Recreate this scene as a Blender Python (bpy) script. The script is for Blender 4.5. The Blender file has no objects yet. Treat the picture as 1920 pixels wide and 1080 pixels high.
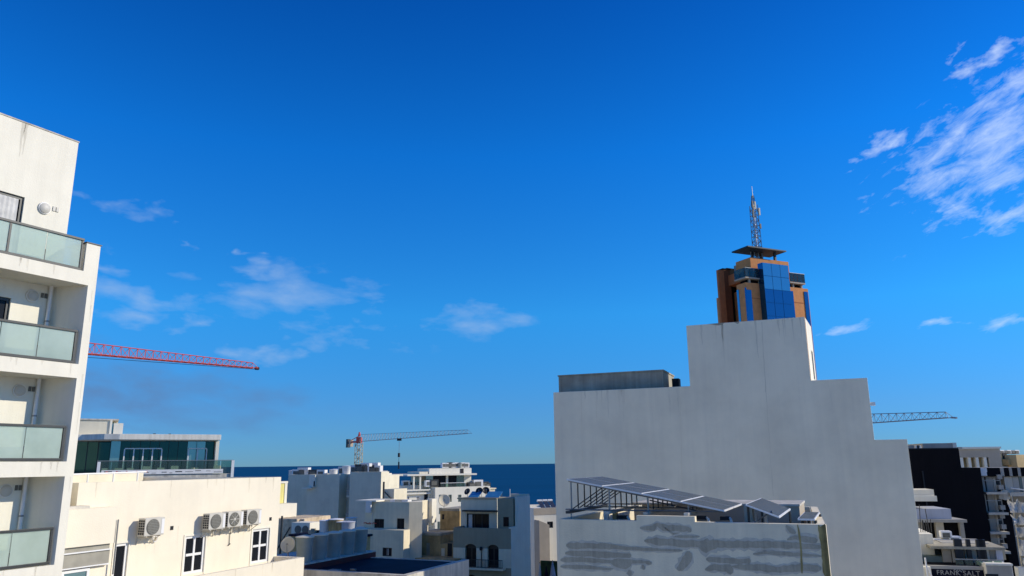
import bpy, bmesh, math, random
from mathutils import Matrix, Vector
random.seed(7)
sc = bpy.context.scene
rad = math.radians

# ------------------------------------------------------------------ camera
EZ = 22.0                                   # eye height above the street
FPX = 1410.0                                # focal length in pixels of a 1920 px wide picture
TH, RHO = math.atan(329.4 / FPX), rad(0.6)  # pitch up, roll
FW = Vector((0, math.cos(TH), math.sin(TH)))
R0 = Vector((1, 0, 0)); U0 = R0.cross(FW)
RT = math.cos(RHO) * R0 - math.sin(RHO) * U0
UP = math.cos(RHO) * U0 + math.sin(RHO) * R0
cd = bpy.data.cameras.new('camera'); cam = bpy.data.objects.new('camera', cd)
sc.collection.objects.link(cam); sc.camera = cam
cd.sensor_width = 36; cd.lens = 36 * FPX / 1920; cd.clip_start = 0.5; cd.clip_end = 120000
M = Matrix((RT, UP, -FW)).transposed().to_4x4(); M.translation = (0, 0, EZ); cam.matrix_world = M
sc.render.resolution_x, sc.render.resolution_y = 1024, 576

def ray(px, py):
    return RT * ((px - 960) / FPX) + UP * ((540 - py) / FPX) + FW

# ------------------------------------------------------------------ light and sky
SUN_AZ, SUN_EL = 87.0, 27.0                 # azimuth clockwise from +Y
sc.view_settings.view_transform = 'Standard'; sc.view_settings.look = 'None'
sc.view_settings.exposure = 0.15; sc.view_settings.gamma = 1.0
sl = bpy.data.lights.new('sun', 'SUN'); sl.energy = 3.7; sl.angle = rad(0.5); sl.color = (1.0, 0.92, 0.78)
so = bpy.data.objects.new('sun', sl); sc.collection.objects.link(so)
sdir = Vector((math.sin(rad(SUN_AZ)) * math.cos(rad(SUN_EL)), math.cos(rad(SUN_AZ)) * math.cos(rad(SUN_EL)), math.sin(rad(SUN_EL))))
so.rotation_euler = sdir.to_track_quat('Z', 'Y').to_euler(); so.location = (60, 0, 80)

wd = bpy.data.worlds.new('World'); sc.world = wd; wd.use_nodes = True
nt = wd.node_tree; nt.nodes.clear(); N = nt.nodes.new; LK = nt.links.new
def wmath(op, a, b=None, c=None, clamp=False):
    n = N('ShaderNodeMath'); n.operation = op; n.use_clamp = clamp
    for i, v in enumerate((a, b, c)):
        if v is None: continue
        if isinstance(v, (int, float)): n.inputs[i].default_value = v
        else: LK(v, n.inputs[i])
    return n.outputs[0]
sky = N('ShaderNodeTexSky'); sky.sky_type = 'NISHITA'; sky.sun_disc = False
sky.sun_elevation = rad(SUN_EL); sky.sun_rotation = rad(SUN_AZ)
sky.altitude = 0; sky.air_density = 0.6; sky.dust_density = 0.0; sky.ozone_density = 6.0
tc = N('ShaderNodeTexCoord'); sx = N('ShaderNodeSeparateXYZ'); LK(tc.outputs['Generated'], sx.inputs[0])
az = wmath('ARCTAN2', sx.outputs[0], sx.outputs[1]); el = wmath('ARCSINE', sx.outputs[2])
# clear Mediterranean winter air: the sky deepens to a saturated blue away from the horizon, all round
rmp = N('ShaderNodeValToRGB'); LK(wmath('MULTIPLY', el, 180 / math.pi / 60, clamp=True), rmp.inputs[0])
TINT = ((0.0, (0.31, 0.52, 0.70)), (4.0, (0.39, 0.80, 1.03)), (11.0, (0.30, 1.42, 1.73)), (23.0, (0.09, 1.36, 2.23)), (34.0, (0.04, 0.96, 1.94)), (60.0, (0.04, 0.88, 1.85)))
while len(rmp.color_ramp.elements) < len(TINT): rmp.color_ramp.elements.new(0.5)
for e_, (d_, c_) in zip(rmp.color_ramp.elements, TINT): e_.position = d_ / 60; e_.color = (*[x / 3 for x in c_], 1)
hs = N('ShaderNodeVectorMath'); hs.operation = 'MULTIPLY'; LK(sky.outputs[0], hs.inputs[0])
h3 = N('ShaderNodeVectorMath'); h3.operation = 'SCALE'; h3.inputs['Scale'].default_value = 3.0; LK(rmp.outputs[0], h3.inputs[0]); LK(h3.outputs[0], hs.inputs[1])
wd.cycles.sampling_method = 'MANUAL'; wd.cycles.sample_map_resolution = 256
def azel(px, py):
    r = ray(px, py).normalized(); return math.atan2(r.x, r.y), math.asin(r.z)
def warp(seed, s, amt):
    c = N('ShaderNodeCombineXYZ'); LK(wmath('MULTIPLY', az, s), c.inputs[0]); LK(wmath('MULTIPLY', el, s * 2), c.inputs[1]); c.inputs[2].default_value = seed
    n = N('ShaderNodeTexNoise'); n.inputs['Scale'].default_value = 1; n.inputs['Detail'].default_value = 4; LK(c.outputs[0], n.inputs['Vector'])
    return wmath('MULTIPLY', wmath('SUBTRACT', n.outputs[0], 0.5), amt)
azw = wmath('ADD', az, warp(1.3, 16, 0.16)); elw = wmath('ADD', el, warp(5.7, 16, 0.055))
AE = N('ShaderNodeCombineXYZ'); LK(azw, AE.inputs[0]); LK(elw, AE.inputs[1])
def patch(px, py, rx, ry, tilt):
    """soft elliptical cloud mask at a direction of the sky, radii in pixels of the photograph, tilt in degrees"""
    a0, e0 = azel(px, py); k = 1.0 / FPX
    m = N('ShaderNodeMapping'); m.vector_type = 'TEXTURE'; LK(AE.outputs[0], m.inputs[0])
    m.inputs['Location'].default_value = (a0, e0, 0); m.inputs['Rotation'].default_value = (0, 0, rad(tilt)); m.inputs['Scale'].default_value = (rx * k / math.cos(e0), ry * k, 1)
    l = N('ShaderNodeVectorMath'); l.operation = 'LENGTH'; LK(m.outputs[0], l.inputs[0])
    return wmath('SUBTRACT', 1.0, l.outputs['Value'], clamp=True)
def cloud_noise(tilt, s, stretch, seed, detail=8, rough=0.62, dist=0.3):
    t = rad(tilt)
    u = wmath('ADD', wmath('MULTIPLY', az, math.cos(t) * s), wmath('MULTIPLY', el, math.sin(t) * s))
    v = wmath('ADD', wmath('MULTIPLY', az, -math.sin(t) * s * stretch), wmath('MULTIPLY', el, math.cos(t) * s * stretch))
    c = N('ShaderNodeCombineXYZ'); LK(u, c.inputs[0]); LK(v, c.inputs[1]); c.inputs[2].default_value = seed
    n = N('ShaderNodeTexNoise'); n.inputs['Scale'].default_value = 1; n.inputs['Detail'].default_value = detail
    n.inputs['Roughness'].default_value = rough; n.inputs['Distortion'].default_value = dist
    LK(c.outputs[0], n.inputs['Vector']); return n.outputs[0]
def maxall(l):
    o = l[0]
    for x in l[1:]: o = wmath('MAXIMUM', o, x)
    return o
def cover(mask, noise, thr, gain, mk):
    # density grows with the noise above a threshold that the mask lowers
    s = wmath('ADD', noise, wmath('MULTIPLY', wmath('SUBTRACT', mask, 1.0), mk))
    return wmath('MULTIPLY', wmath('MULTIPLY', wmath('SUBTRACT', s, thr), gain, clamp=True), wmath('MULTIPLY', mask, 3.0, clamp=True))
nR = cloud_noise(22, 20, 2.7, 3.1, 7, 0.64, 0.35); nL = cloud_noise(-4, 13, 2.4, 8.4, 6, 0.55, 0.2)
mR = maxall([patch(1915, 225, 325, 160, 28), patch(1650, 275, 80, 26, 18), patch(1840, 105, 80, 26, 30), patch(1800, 380, 90, 34, 16), patch(1900, 400, 120, 44, 10)])
cR = cover(mR, nR, 0.27, 2.6, 0.42)
mS = maxall([patch(1585, 616, 60, 14, 0), patch(1750, 606, 60, 10, 2), patch(1888, 600, 80, 18, 6)])
cS = cover(mS, nR, 0.24, 1.7, 0.42)
mL = maxall([patch(545, 555, 270, 78, 4), patch(640, 615, 160, 60, -4), patch(890, 598, 150, 70, 6), patch(270, 556, 210, 40, -10), patch(222, 385, 85, 36, -4),
             patch(222, 495, 80, 32, -12), patch(500, 656, 75, 28, 0), patch(345, 605, 70, 30, 0), patch(240, 594, 80, 26, 0), patch(480, 517, 90, 24, 0), patch(448, 480, 36, 14, 0), patch(340, 442, 32, 20, 0)])
cL = cover(mL, nL, 0.27, 2.0, 0.42)
mG = maxall([patch(130, 735, 470, 88, -3), patch(60, 705, 260, 70, 0)])
cG = cover(mG, nL, 0.08, 1.9, 0.34)
def mixc(fac, a, col):
    m = N('ShaderNodeMix'); m.data_type = 'RGBA'; LK(fac, m.inputs[0]); LK(a, m.inputs[6])
    if isinstance(col, tuple): m.inputs[7].default_value = (*col, 1)
    else: LK(col, m.inputs[7])
    return m.outputs[2]
SKY_K = 0.10
WH = 0.80 / SKY_K
c0 = mixc(wmath('MULTIPLY', cG, 0.85), hs.outputs[0], (0.10 / SKY_K, 0.21 / SKY_K, 0.42 / SKY_K))
c1 = mixc(wmath('MULTIPLY', cL, 0.70), c0, (0.36 / SKY_K, 0.50 / SKY_K, 0.72 / SKY_K))
c2 = mixc(wmath('MULTIPLY', wmath('MAXIMUM', cR, cS), 0.68), c1, (0.68 / SKY_K, 0.80 / SKY_K, 1.0 / SKY_K))
bg = N('ShaderNodeBackground'); bg.inputs['Strength'].default_value = SKY_K; LK(c2, bg.inputs['Color'])
wo = N('ShaderNodeOutputWorld'); LK(bg.outputs[0], wo.inputs['Surface'])

# ------------------------------------------------------------------ materials
MATS = {}
def mat(name): 
    m = bpy.data.materials.new(name); m.use_nodes = True; MATS[name] = m
    return m, m.node_tree, m.node_tree.nodes['Principled BSDF']
def plaster(name, col, mott=0.10, streak=0.10, bump=0.25, rough=0.9, stain=None, scale=1.0):
    """painted render: mottled in metres, faint vertical rain streaks, fine grain"""
    m, t, b = mat(name); n = t.nodes.new; l = t.links.new
    tc = n('ShaderNodeTexCoord'); b.inputs['Roughness'].default_value = rough
    if 'Specular IOR Level' in b.inputs: b.inputs['Specular IOR Level'].default_value = 0.2
    a = n('ShaderNodeTexNoise'); a.inputs['Scale'].default_value = 0.55 * scale; a.inputs['Detail'].default_value = 4; a.inputs['Roughness'].default_value = 0.65
    l(tc.outputs['Object'], a.inputs['Vector'])
    mp = n('ShaderNodeMapping'); mp.inputs['Scale'].default_value = (2.2 * scale, 2.2 * scale, 0.10 * scale); l(tc.outputs['Object'], mp.inputs[0])
    s = n('ShaderNodeTexNoise'); s.inputs['Scale'].default_value = 1.5; s.inputs['Detail'].default_value = 3; l(mp.outputs[0], s.inputs['Vector'])
    def ramp(src, lo, hi, amt):
        r = n('ShaderNodeMapRange'); r.inputs[1].default_value = lo; r.inputs[2].default_value = hi
        r.inputs[3].default_value = 1 - amt; r.inputs[4].default_value = 1 + amt * 0.35; l(src, r.inputs[0]); return r.outputs[0]
    k = n('ShaderNodeMath'); k.operation = 'MULTIPLY'
    l(ramp(a.outputs[0], 0.32, 0.62, mott), k.inputs[0]); l(ramp(s.outputs[0], 0.35, 0.6, streak), k.inputs[1])
    c = n('ShaderNodeMix'); c.data_type = 'RGBA'; c.blend_type = 'MULTIPLY'; c.inputs[0].default_value = 1
    c.inputs[6].default_value = (*col, 1)
    cc = n('ShaderNodeCombineColor')
    for i in range(3): l(k.outputs[0], cc.inputs[i])
    l(cc.outputs[0], c.inputs[7]); out = c.outputs[2]
    if stain:
        s2 = n('ShaderNodeTexNoise'); s2.inputs['Scale'].default_value = 1.3 * scale; s2.inputs['Detail'].default_value = 5; s2.inputs['Roughness'].default_value = 0.7; l(mp.outputs[0], s2.inputs['Vector'])
        r = n('ShaderNodeMapRange'); r.inputs[1].default_value = 0.48; r.inputs[2].default_value = 0.72; r.inputs[4].default_value = stain[1]; l(s2.outputs[0], r.inputs[0])
        x = n('ShaderNodeMix'); x.data_type = 'RGBA'; l(r.outputs[0], x.inputs[0]); l(out, x.inputs[6]); x.inputs[7].default_value = (*stain[0], 1); out = x.outputs[2]
    l(out, b.inputs['Base Color'])
    g = n('ShaderNodeTexNoise'); g.inputs['Scale'].default_value = 22; g.inputs['Detail'].default_value = 2; l(tc.outputs['Object'], g.inputs['Vector'])
    bp = n('ShaderNodeBump'); bp.inputs['Strength'].default_value = bump; bp.inputs['Distance'].default_value = 0.02; l(g.outputs[0], bp.inputs['Height']); l(bp.outputs[0], b.inputs['Normal'])
    return m
def simple(name, col, rough=0.6, metal=0.0, spec=0.5, var=0.12, vs=3.0, emis=None):
    m, t, b = mat(name); n = t.nodes.new; l = t.links.new
    b.inputs['Roughness'].default_value = rough; b.inputs['Metallic'].default_value = metal; b.inputs['Specular IOR Level'].default_value = spec
    tc = n('ShaderNodeTexCoord'); a = n('ShaderNodeTexNoise'); a.inputs['Scale'].default_value = vs; a.inputs['Detail'].default_value = 6; l(tc.outputs['Object'], a.inputs['Vector'])
    r = n('ShaderNodeMapRange'); r.inputs[1].default_value = 0.3; r.inputs[2].default_value = 0.7; r.inputs[3].default_value = 1 - var; r.inputs[4].default_value = 1 + var; l(a.outputs[0], r.inputs[0])
    c = n('ShaderNodeVectorMath'); c.operation = 'SCALE'; c.inputs[0].default_value = col; l(r.outputs[0], c.inputs['Scale']); l(c.outputs[0], b.inputs['Base Color'])
    return m
def glass_dark(name, col, rough=0.06, wav=0.03, spec=0.8, metal=0.0):
    m, t, b = mat(name); n = t.nodes.new; l = t.links.new
    b.inputs['Base Color'].default_value = (*col, 1); b.inputs['Roughness'].default_value = rough; b.inputs['Specular IOR Level'].default_value = spec; b.inputs['Metallic'].default_value = metal
    tc = n('ShaderNodeTexCoord'); a = n('ShaderNodeTexNoise'); a.inputs['Scale'].default_value = 0.7; a.inputs['Detail'].default_value = 2; l(tc.outputs['Object'], a.inputs['Vector'])
    bp = n('ShaderNodeBump'); bp.inputs['Strength'].default_value = wav; l(a.outputs[0], bp.inputs['Height']); l(bp.outputs[0], b.inputs['Normal'])
    return m
def glass_clear(name, tint, milk, milkcol, rough=0.05):
    """balustrade glass: part see-through, part milky, with a surface reflection"""
    m, t, b = mat(name); n = t.nodes.new; l = t.links.new
    tr = n('ShaderNodeBsdfTransparent'); tr.inputs[0].default_value = (*tint, 1)
    df = n('ShaderNodeBsdfDiffuse'); df.inputs[0].default_value = (*milkcol, 1)
    tl = n('ShaderNodeBsdfTranslucent'); tl.inputs[0].default_value = (*milkcol, 1)
    a = n('ShaderNodeMixShader'); a.inputs[0].default_value = 0.35; l(df.outputs[0], a.inputs[1]); l(tl.outputs[0], a.inputs[2])
    x = n('ShaderNodeMixShader'); tcg = n('ShaderNodeTexCoord'); ng = n('ShaderNodeTexNoise'); ng.inputs['Scale'].default_value = 1.1; ng.inputs['Detail'].default_value = 3; l(tcg.outputs['Object'], ng.inputs['Vector'])
    mg = n('ShaderNodeMapRange'); mg.inputs[1].default_value = 0.3; mg.inputs[2].default_value = 0.7; mg.inputs[3].default_value = milk*0.82; mg.inputs[4].default_value = min(milk*1.18, 0.95); l(ng.outputs[0], mg.inputs[0]); l(mg.outputs[0], x.inputs[0]); l(tr.outputs[0], x.inputs[1]); l(a.outputs[0], x.inputs[2])
    gl = n('ShaderNodeBsdfGlossy'); gl.inputs['Roughness'].default_value = rough
    fr = n('ShaderNodeFresnel'); fr.inputs[0].default_value = 1.5
    y = n('ShaderNodeMixShader'); l(fr.outputs[0], y.inputs[0]); l(x.outputs[0], y.inputs[1]); l(gl.outputs[0], y.inputs[2])
    l(y.outputs[0], t.nodes['Material Output'].inputs['Surface'])
    return m
P_WHITE = plaster('white_render', (0.83, 0.78, 0.635), 0.06, 0.03, stain=((0.58, 0.53, 0.41), 0.14))
P_WSTAIN = plaster('white_render_stained', (0.82, 0.77, 0.64), 0.10, 0.12, stain=((0.45, 0.41, 0.35), 0.25))
P_BIG = plaster('pale_party_wall', (0.87, 0.79, 0.59), 0.11, 0.03, 0.35, stain=((0.55, 0.50, 0.40), 0.20), scale=0.6)
P_CREAM = plaster('cream_render', (0.84, 0.76, 0.59), 0.06, 0.02, stain=((0.55, 0.47, 0.34), 0.05))
P_GREYW = plaster('grey_white_render', (0.85, 0.75, 0.53), 0.12, 0.05, 0.35, stain=((0.30, 0.28, 0.24), 0.12))
P_GREY = plaster('mid_grey_render', (0.38, 0.335, 0.225), 0.10, 0.05)
P_LGREY = plaster('light_grey_render', (0.76, 0.69, 0.51), 0.10, 0.03)
P_TAN = plaster('tan_limestone', (0.50, 0.36, 0.17), 0.35, 0.10, 0.6, stain=((0.14, 0.11, 0.07), 0.4), scale=1.6)
P_STONE = plaster('rubble_limestone', (0.62, 0.50, 0.34), 0.35, 0.1, 0.8, scale=3)
P_YELLOW = plaster('yellow_render', (0.80, 0.70, 0.25), 0.08, 0.1)
P_BEIGE = plaster('beige_render', (0.48, 0.41, 0.31), 0.1, 0.04)
P_GOLD = plaster('golden_stone', (0.62, 0.45, 0.22), 0.15, 0.1)
P_CONC = plaster('weathered_concrete', (0.42, 0.38, 0.285), 0.30, 0.12, 0.6, stain=((0.08, 0.075, 0.06), 0.35))
P_CONCL = plaster('pale_concrete', (0.62, 0.57, 0.47), 0.2, 0.25, 0.5)
P_BLACK = plaster('black_cladding', (0.004, 0.004, 0.006), 0.2, 0.2, 0.1)
P_PATCH = plaster('cement_patch', (0.46, 0.41, 0.30), 0.18, 0.12, 0.5, scale=4)
P_RUST = plaster('rusty_run', (0.36, 0.29, 0.12), 0.3, 0.4, 0.3, scale=4)
P_PATCHL = plaster('thin_cement_halo', (0.62, 0.57, 0.45), 0.18, 0.05, 0.4, scale=4)
P_DRIPW = plaster('faint_drip_on_white', (0.755, 0.70, 0.56), 0.15, 0.1, 0.2)
P_DRIPB = plaster('faint_drip_on_party_wall', (0.81, 0.735, 0.55), 0.12, 0.1, 0.3)
P_DRIPC = plaster('faint_drip_on_cream', (0.775, 0.69, 0.52), 0.15, 0.1, 0.2)
P_KG = plaster('shaded_grey_render', (0.40, 0.38, 0.33), 0.12, 0.05)  # right cluster's grey with its shade put into the colour
P_KG2 = plaster('shaded_pale_render', (0.56, 0.52, 0.43), 0.12, 0.06)  # pale render of the right cluster, darkened in place of shade
P_BRICK = plaster('orange_tile_cladding', (0.74, 0.31, 0.11), 0.15, 0.05, 0.2, scale=1.5)
P_BROWNSHADE = plaster('brown_cladding_in_shade', (0.22, 0.08, 0.035), 0.15, 0.05, 0.2)  # tower's brown cladding darkened, shade of the recessed wing put into the colour
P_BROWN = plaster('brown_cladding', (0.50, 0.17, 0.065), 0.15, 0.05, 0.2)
S_MEMB = simple('navy_roof_membrane', (0.008, 0.009, 0.022), 0.8, var=0.4, vs=1.5, spec=0.15)
S_ROOF = simple('roof_screed', (0.30, 0.29, 0.26), 0.9, var=0.3)
S_DMET = simple('dark_grey_aluminium', (0.045, 0.048, 0.046), 0.45, 0.3)
S_BMET = simple('black_iron', (0.010, 0.010, 0.011), 0.5)
S_GMET = simple('galvanised_steel', (0.30, 0.30, 0.28), 0.5, 0.6, vs=8)
S_WPVC = simple('white_pvc', (0.80, 0.79, 0.75), 0.4, var=0.04)
S_WHITEP = simple('white_paint', (0.78, 0.76, 0.71), 0.5, var=0.06)
S_ACW = simple('air_conditioner_casing', (0.56, 0.53, 0.45), 0.5, var=0.08)
S_GRILL = simple('grey_fan_grille', (0.13, 0.125, 0.10), 0.6, var=0.3, vs=30)
S_DARK = simple('dark_opening', (0.012, 0.012, 0.014), 0.8)
S_RED = simple('red_crane_paint', (0.60, 0.09, 0.06), 0.5)
S_CRGREY = simple('grey_crane_paint', (0.26, 0.28, 0.29), 0.5)
S_CRYEL = simple('pale_crane_paint', (0.42, 0.38, 0.26), 0.5)
S_TANK = simple('grey_green_plastic', (0.27, 0.31, 0.28), 0.45, var=0.08)
S_DREDW = simple('dark_red_paint', (0.09, 0.012, 0.012), 0.7)
S_BLUEP = simple('blue_panel', (0.05, 0.22, 0.40), 0.35)
S_NET = simple('white_debris_netting', (0.62, 0.58, 0.50), 0.9, var=0.25, vs=1.2)
S_CURT = simple('pale_curtain', (0.60, 0.58, 0.53), 0.9, var=0.15, vs=6)
S_GREEN = simple('leafy_green', (0.03, 0.07, 0.02), 0.8, var=0.5, vs=2)
S_BLIND = simple('grey_awning_cloth', (0.33, 0.31, 0.25), 0.9)
S_PALEB = plaster('pale_blue_render', (0.48, 0.50, 0.55), 0.05, 0.08)
S_SHUT = simple('green_grey_shutter', (0.13, 0.17, 0.15), 0.6)
S_PLATE = simple('dark_teal_plate', (0.02, 0.035, 0.042), 0.6)
G_WIN = glass_dark('window_glass', (0.012, 0.014, 0.018), 0.2, 0.03, 0.12)
G_TEAL = glass_dark('teal_curtain_glass', (0.02, 0.075, 0.070), 0.05, 0.25, 0.5, 0.7)
G_TEALL = glass_dark('pale_teal_glass', (0.26, 0.42, 0.43), 0.08, 0.2, 0.5, 0.7)
G_BLUE = glass_dark('blue_mirror_glass', (0.02, 0.115, 0.235), 0.10, 0.45, 0.9, 0.75)
G_BLUEL = glass_dark('pale_blue_mirror_glass', (0.09, 0.27, 0.37), 0.12, 0.45, 0.9, 0.75)
G_FROST = glass_clear('frosted_green_balustrade_glass', (0.84, 0.93, 0.87), 0.62, (0.72, 0.84, 0.73))
G_BALU = glass_clear('clear_green_balustrade_glass', (0.50, 0.66, 0.62), 0.15, (0.25, 0.36, 0.34))
def solar():
    m, t, b = mat('solar_cells'); n = t.nodes.new; l = t.links.new
    tc = n('ShaderNodeTexCoord'); br = n('ShaderNodeTexBrick'); br.offset = 0
    br.inputs['Scale'].default_value = 1; br.inputs['Brick Width'].default_value = 0.16; br.inputs['Row Height'].default_value = 0.16; br.inputs['Mortar Size'].default_value = 0.006
    br.inputs['Color1'].default_value = (0.025, 0.03, 0.045, 1); br.inputs['Color2'].default_value = (0.03, 0.036, 0.05, 1); br.inputs['Mortar'].default_value = (0.12, 0.13, 0.14, 1)
    l(tc.outputs['Object'], br.inputs['Vector']); l(br.outputs['Color'], b.inputs['Base Color'])
    b.inputs['Roughness'].default_value = 0.22; b.inputs['Specular IOR Level'].default_value = 0.6
    return m
M_SOLAR = solar()
def sea_mat():
    m, t, b = mat('sea_water'); n = t.nodes.new; l = t.links.new
    tc = n('ShaderNodeTexCoord'); a = n('ShaderNodeTexNoise'); a.inputs['Scale'].default_value = 0.004; a.inputs['Detail'].default_value = 8
    mp = n('ShaderNodeMapping'); mp.inputs['Scale'].default_value = (0.35, 1, 1); l(tc.outputs['Object'], mp.inputs[0]); l(mp.outputs[0], a.inputs['Vector'])
    r = n('ShaderNodeMix'); r.data_type = 'RGBA'; l(a.outputs[0], r.inputs[0]); r.inputs[6].default_value = (0.000, 0.034, 0.088, 1); r.inputs[7].default_value = (0.001, 0.062, 0.150, 1)
    l(r.outputs[2], b.inputs['Base Color']); b.inputs['Roughness'].default_value = 0.55; b.inputs['Specular IOR Level'].default_value = 0.04
    w = n('ShaderNodeTexNoise'); w.inputs['Scale'].default_value = 0.15; w.inputs['Detail'].default_value = 6; l(mp.outputs[0], w.inputs['Vector'])
    bp = n('ShaderNodeBump'); bp.inputs['Strength'].default_value = 0.6; bp.inputs['Distance'].default_value = 0.6; l(w.outputs[0], bp.inputs['Height']); l(bp.outputs[0], b.inputs['Normal'])
    return m
M_SEA = sea_mat()
M_GROUND = plaster('street_ground', (0.50, 0.44, 0.34), 0.3, 0.0, 0.4)
M_ASPH = simple('asphalt', (0.05, 0.05, 0.05), 0.9, var=0.25, vs=0.8)

# ------------------------------------------------------------------ frames, builders
COL = sc.collection
class Frame:
    """local axes of a facade: x along it, y into the building, z up; z = 0 is z0 in the world"""
    def __init__(s, ox, oy, ang, z0=0.0):
        a = rad(ang); s.o = Vector((ox, oy, 0)); s.ang = ang; s.z0 = z0
        s.d = Vector((math.sin(a), math.cos(a), 0)); s.n = Vector((math.cos(a), -math.sin(a), 0))
    def loc(s, px, py, y=0.0):
        r = ray(px, py); t = (s.o.dot(s.n) - y) / r.dot(s.n); p = r * t
        return (p - s.o).dot(s.d), p.z + EZ - s.z0
    def X(s, px, py=900, y=0.0): return s.loc(px, py, y)[0]
    def Z(s, px, py, y=0.0): return s.loc(px, py, y)[1]
    def onz(s, px, py, z):
        """where the sight line meets the level z: local x, y"""
        r = ray(px, py); p = r * ((z + s.z0 - EZ) / r.z); q = p - s.o
        return q.dot(s.d), -q.dot(s.n)
    def at(s, x, y, z, dang=0):
        p = s.o + s.d * x - s.n * y; return Frame(p.x, p.y, s.ang + dang, s.z0 + z)
def facade(px, py, dist, ang):
    r = ray(px, py); k = dist / math.hypot(r.x, r.y); return Frame(r.x * k, r.y * k, ang)
def tag(o, label=None, cat=None, group=None, kind=None):
    if label: o['label'] = label
    if cat: o['category'] = cat
    if group: o['group'] = group
    if kind: o['kind'] = kind
    return o
def thing(name, label, cat, fr, group=None):
    o = bpy.data.objects.new(name, None); COL.objects.link(o); o.empty_display_size = 0.3
    o.location = (fr.o.x, fr.o.y, fr.z0); o.rotation_euler = (0, 0, rad(90 - fr.ang))
    return tag(o, label, cat, group)
class MB:
    def __init__(s, T=None): s.v = []; s.f = []; s.T = T
    def add(s, vs, fs):
        k = len(s.v)
        s.v += [tuple(s.T(*p)) for p in vs] if s.T else [tuple(p) for p in vs]
        s.f += [tuple(i + k for i in f) for f in fs]; return s
    def box(s, x0, x1, y0, y1, z0, z1):
        return s.add([(x0,y0,z0),(x1,y0,z0),(x1,y1,z0),(x0,y1,z0),(x0,y0,z1),(x1,y0,z1),(x1,y1,z1),(x0,y1,z1)],
                     [(0,3,2,1),(4,5,6,7),(0,1,5,4),(1,2,6,5),(2,3,7,6),(3,0,4,7)])
    def prism(s, poly, z0, z1):
        n = len(poly); return s.add([(x,y,z0) for x,y in poly] + [(x,y,z1) for x,y in poly],
            [tuple(range(n))[::-1], tuple(range(n, 2*n))] + [(i,(i+1)%n,(i+1)%n+n,i+n) for i in range(n)])
    def prismy(s, poly, y0, y1):
        n = len(poly); return s.add([(x,y0,z) for x,z in poly] + [(x,y1,z) for x,z in poly],
            [tuple(range(n)), tuple(range(n, 2*n))[::-1]] + [(i,i+n,(i+1)%n+n,(i+1)%n) for i in range(n)])
    def quad(s, a, b, c, d): return s.add([a,b,c,d], [(0,1,2,3)])
    def tube(s, p, q, r, n=4, r2=None):
        p = Vector(p); q = Vector(q); d = (q - p)
        if d.length < 1e-6: return s
        d.normalize(); a = d.orthogonal().normalized(); b = d.cross(a); r2 = r if r2 is None else r2
        vs = []
        for c, rr in ((p, r), (q, r2)):
            for i in range(n):
                t = 2*math.pi*(i+0.5)/n; vs.append(c + (a*math.cos(t) + b*math.sin(t))*rr)
        return s.add(vs, [tuple(range(n))[::-1], tuple(range(n,2*n))] + [(i,(i+1)%n,(i+1)%n+n,i+n) for i in range(n)])
    def lathe(s, prof, cx, cy, n=20):
        vs = []; fs = []
        for r, z in prof:
            for i in range(n): t = 2*math.pi*i/n; vs.append((cx + r*math.cos(t), cy + r*math.sin(t), z))
        for k in range(len(prof)-1):
            for i in range(n): fs.append((k*n+i, k*n+(i+1)%n, (k+1)*n+(i+1)%n, (k+1)*n+i))
        fs.append(tuple(range(n))[::-1]); fs.append(tuple(range((len(prof)-1)*n, len(prof)*n)))
        return s.add(vs, fs)
    def lathey(s, prof, cx, cz, n=20):
        """round about an axis that points out of the facade; prof = (radius, y)"""
        T = s.T; k = len(s.v); m = MB().lathe(prof, 0, 0, n)
        return s.add([(cx + x, z, cz + y) for x, y, z in m.v], m.f)
    def wall(s, x0, x1, z0, z1, y, holes=(), depth=0.16):
        """front sheet with real openings and their reveals"""
        holes = [(max(a,x0), min(b,x1), max(c,z0), min(d,z1)) for a,b,c,d in holes]
        holes = [h for h in holes if h[1] > h[0] and h[3] > h[2]]
        xs = sorted({x0, x1, *[h[0] for h in holes], *[h[1] for h in holes]}); zs = sorted({z0, z1, *[h[2] for h in holes], *[h[3] for h in holes]})
        for i in range(len(xs)-1):
            for j in range(len(zs)-1):
                cx, cz = (xs[i]+xs[i+1])/2, (zs[j]+zs[j+1])/2
                if any(h[0] < cx < h[1] and h[2] < cz < h[3] for h in holes): continue
                s.quad((xs[i],y,zs[j]),(xs[i+1],y,zs[j]),(xs[i+1],y,zs[j+1]),(xs[i],y,zs[j+1]))
        for a,b,c,d in holes:
            e = y + depth
            s.quad((a,y,c),(a,e,c),(a,e,d),(a,y,d)); s.quad((b,e,c),(b,y,c),(b,y,d),(b,e,d))
            s.quad((a,y,d),(a,e,d),(b,e,d),(b,y,d)); s.quad((a,e,c),(a,y,c),(b,y,c),(b,e,c))
        return s
    def shell(s, x0, x1, y0, y1, z0, z1, holes=(), par=0.8, pt=0.2, depth=0.16, rholes=()):
        s.wall(x0, x1, z0, z1, y0, holes, depth)
        k = MB().wall(y0, y1, z0, z1, 0, rholes, depth)
        s.add([(x1 - y, x, z) for x, y, z in k.v], k.f)
        s.quad((x0,y1,z0),(x0,y0,z0),(x0,y0,z1),(x0,y1,z1)); s.quad((x1,y1,z0),(x0,y1,z0),(x0,y1,z1),(x1,y1,z1))
        i0, i1, j0, j1 = x0+pt, x1-pt, y0+pt, y1-pt
        s.quad((x0,y0,z1),(x1,y0,z1),(i1,j0,z1),(i0,j0,z1)); s.quad((x1,y0,z1),(x1,y1,z1),(i1,j1,z1),(i1,j0,z1))
        s.quad((x1,y1,z1),(x0,y1,z1),(i0,j1,z1),(i1,j1,z1)); s.quad((x0,y1,z1),(x0,y0,z1),(i0,j0,z1),(i0,j1,z1))
        r = z1 - par
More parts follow.
